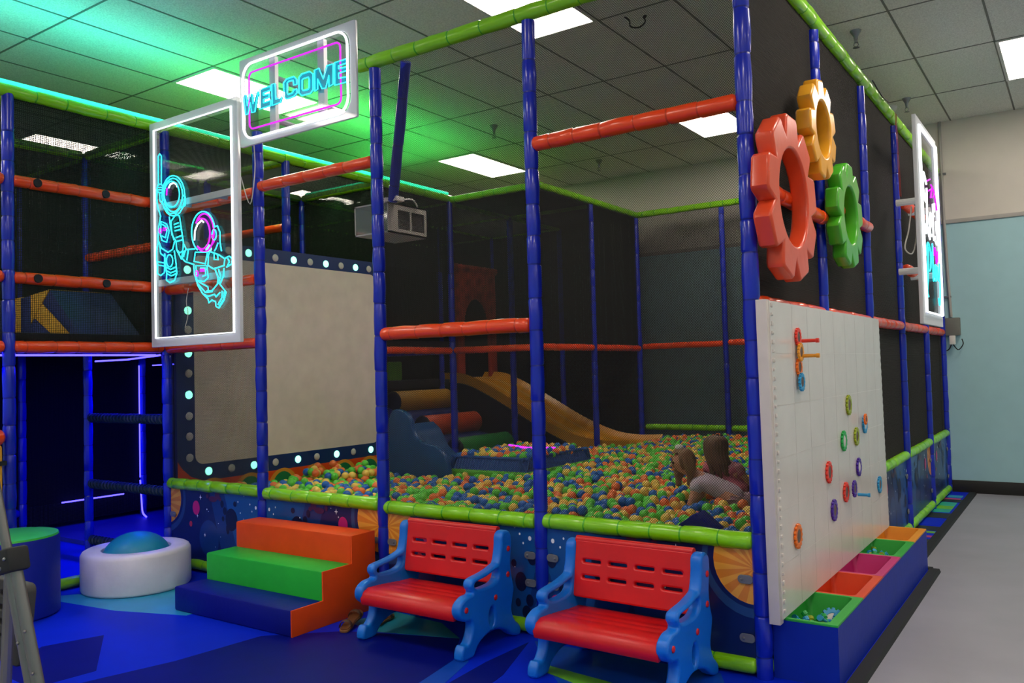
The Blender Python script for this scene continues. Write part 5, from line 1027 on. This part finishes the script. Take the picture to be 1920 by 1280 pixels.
# ================================================================ balls
mat('ball_green','#66d846',rough=.32,var=.12,vscale=1); mat('ball_yellow','#ffd060',rough=.32,var=.1); mat('ball_orange','#ff7e40',rough=.32,var=.1); mat('ball_blue','#1e66c4',rough=.32,var=.12)
BM=['ball_green','ball_yellow','ball_orange','ball_blue']; BN=['green','yellow','orange','blue']
rb=random.Random(21); RB=.035
def inside(x,y,m=.0):
    if not(-4.68+m<x<-.08-m and .08+m<y<6.16-m): return False
    if x<-3.56 and y>3.62: return False
    if x<-3.46 and 1.90<y<2.70: return False
    if y>5.04 and x<-3.19: return False
    if -3.67<x<-2.65 and 2.01<y<3.31: return False
    if -.63<x<-.38 and .40<y<.60: return False
    return True
KID=[(-.64,1.52,.15),(-.74,1.51,.13),(-.86,1.5,.12),(-.69,1.72,.20),(-.77,1.75,.16),(-.93,1.37,.06),(-.98,1.61,.06),(-.40,1.42,.07),(-.40,1.64,.07)]
def okkid(x,y): return all((x-a)**2+(y-b)**2>(r+.02)**2 for a,b,r in KID)
def hz(x,y): return .545+.022*math.sin(2.1*x+.7)+.02*math.sin(1.7*y+1.3*x)+.03*math.exp(-((x+.75)**2+(y-1.9)**2)/.5)
top=[];low=[]
s=.0665; j=0; y=.1
while y<6.2:
    x=-4.7+(s/2 if j%2 else 0)
    while x<0:
        xx,yy=x+rb.uniform(-.014,.014),y+rb.uniform(-.014,.014)
        if inside(xx,yy):
            c=rb.choices(range(4),(34,24,20,22))[0]
            if okkid(xx,yy): top.append((xx,yy,hz(xx,yy)+rb.uniform(-.034,.034),c))
            low.append((xx+.02,yy+.02,hz(xx,yy)-.062+rb.uniform(-.012,.006),rb.randrange(4)))
        x+=s
    y+=s*.866; j+=1
# heap of stray balls against the screen
for k in range(46):
    a=rb.uniform(1.2,2.0); b=rb.uniform(0,.45); top.append((-4.60+b,a,hz(-4.6,a)+.05+max(0,.09-.3*b)*rb.random(),rb.randrange(4)))
camv=Vector((1.314,-3.959,1.5057))
def visible(p):
    d=Vector(p[:3])-camv; zc=d.dot(Fv)
    if zc<=0: return None
    px=960+F_PX*d.dot(Rr)/zc; py=640-F_PX*d.dot(Uu)/zc
    if not(500<px<1400 and py<1280): return None
    tt=(0-camv.y)/d.y
    if camv.z+d.z*tt<.705: return None
    if 695<px<722 or 995<px<1020 or px<500: return None
    return zc,px
cand=sorted(((visible(p)[0],i,visible(p)[1]) for i,p in enumerate(top) if visible(p)),key=lambda q:q[0])[:300]
zone=lambda px: 0 if px<700 else (1 if px<1005 else 2)
ZL=['%s plastic pit ball at the open entrance above the orange steps','%s plastic pit ball behind the bench nearer the orange steps','%s plastic pit ball behind the bench nearer the peg board']
ZG=['balls at the pit entrance','balls at the front of the pit, middle bay','balls at the front of the pit, bay by the peg board']
proto={}
mb=MB(); mb.sphere((0,0,0),RB,20,12)
sel=set()
for zc,i,px in cand:
    sel.add(i); x,yv,z,c=top[i]
    if c not in proto:
        q=MB(); q.sphere((0,0,0),RB,20,12); o=q.build('pit_ball',BM[c],None,origin=(0,0,0),ang=180); proto[c]=o
    else: o=proto[c].copy(); COL.objects.link(o)
    o.location=(x,yv,z); k=zone(px)
    tag(o,ZL[k]%BN[c],'ball',BN[c]+' '+ZG[k])
def many(name,items,nu,nv,label,cat):
    q=MB(); q.sphere((0,0,0),RB,nu,nv); V=np.array(q.v,np.float32); n=len(V); Fc=q.f
    lt=np.array([len(f) for f in Fc]); fl=np.concatenate([np.array(f) for f in Fc]); N_=len(items)
    P=np.array([i[:3] for i in items],np.float32); C_=np.array([i[3] for i in items],np.int32)
    vs=(V[None]+P[:,None]).reshape(-1,3); lo=(fl[None]+(np.arange(N_)*n)[:,None]).reshape(-1)
    tot=np.tile(lt,N_); st=np.concatenate([[0],np.cumsum(tot)[:-1]])
    me=bpy.data.meshes.new(name); me.vertices.add(len(vs)); me.vertices.foreach_set('co',vs.ravel()); me.loops.add(len(lo)); me.loops.foreach_set('vertex_index',lo.astype(np.int32))
    me.polygons.add(len(tot)); me.polygons.foreach_set('loop_start',st.astype(np.int32)); me.polygons.foreach_set('material_index',np.repeat(C_,len(lt)).astype(np.int32))
    me.update(calc_edges=True); me.polygons.foreach_set('use_smooth',[True]*len(tot)); me.validate()
    for m in BM: me.materials.append(MATS[m])
    o=bpy.data.objects.new(name,me); COL.objects.link(o); tag(o,label,cat,None,'stuff'); return o
many('ball_mass',[p for i,p in enumerate(top) if i not in sel]+low,14,9,'deep mass of small green, yellow, orange and blue balls filling the pit','balls')
tr=[]
for i in range(12):
    for j in range(16): tr.append((-3.52+.065*i+rb.uniform(-.015,.015),2.17+.065*j+rb.uniform(-.015,.015),.695+rb.uniform(0,.05),rb.randrange(4)))
many('tray_balls',tr,14,9,'layer of mixed coloured balls heaped on the ribbed square tray','balls')
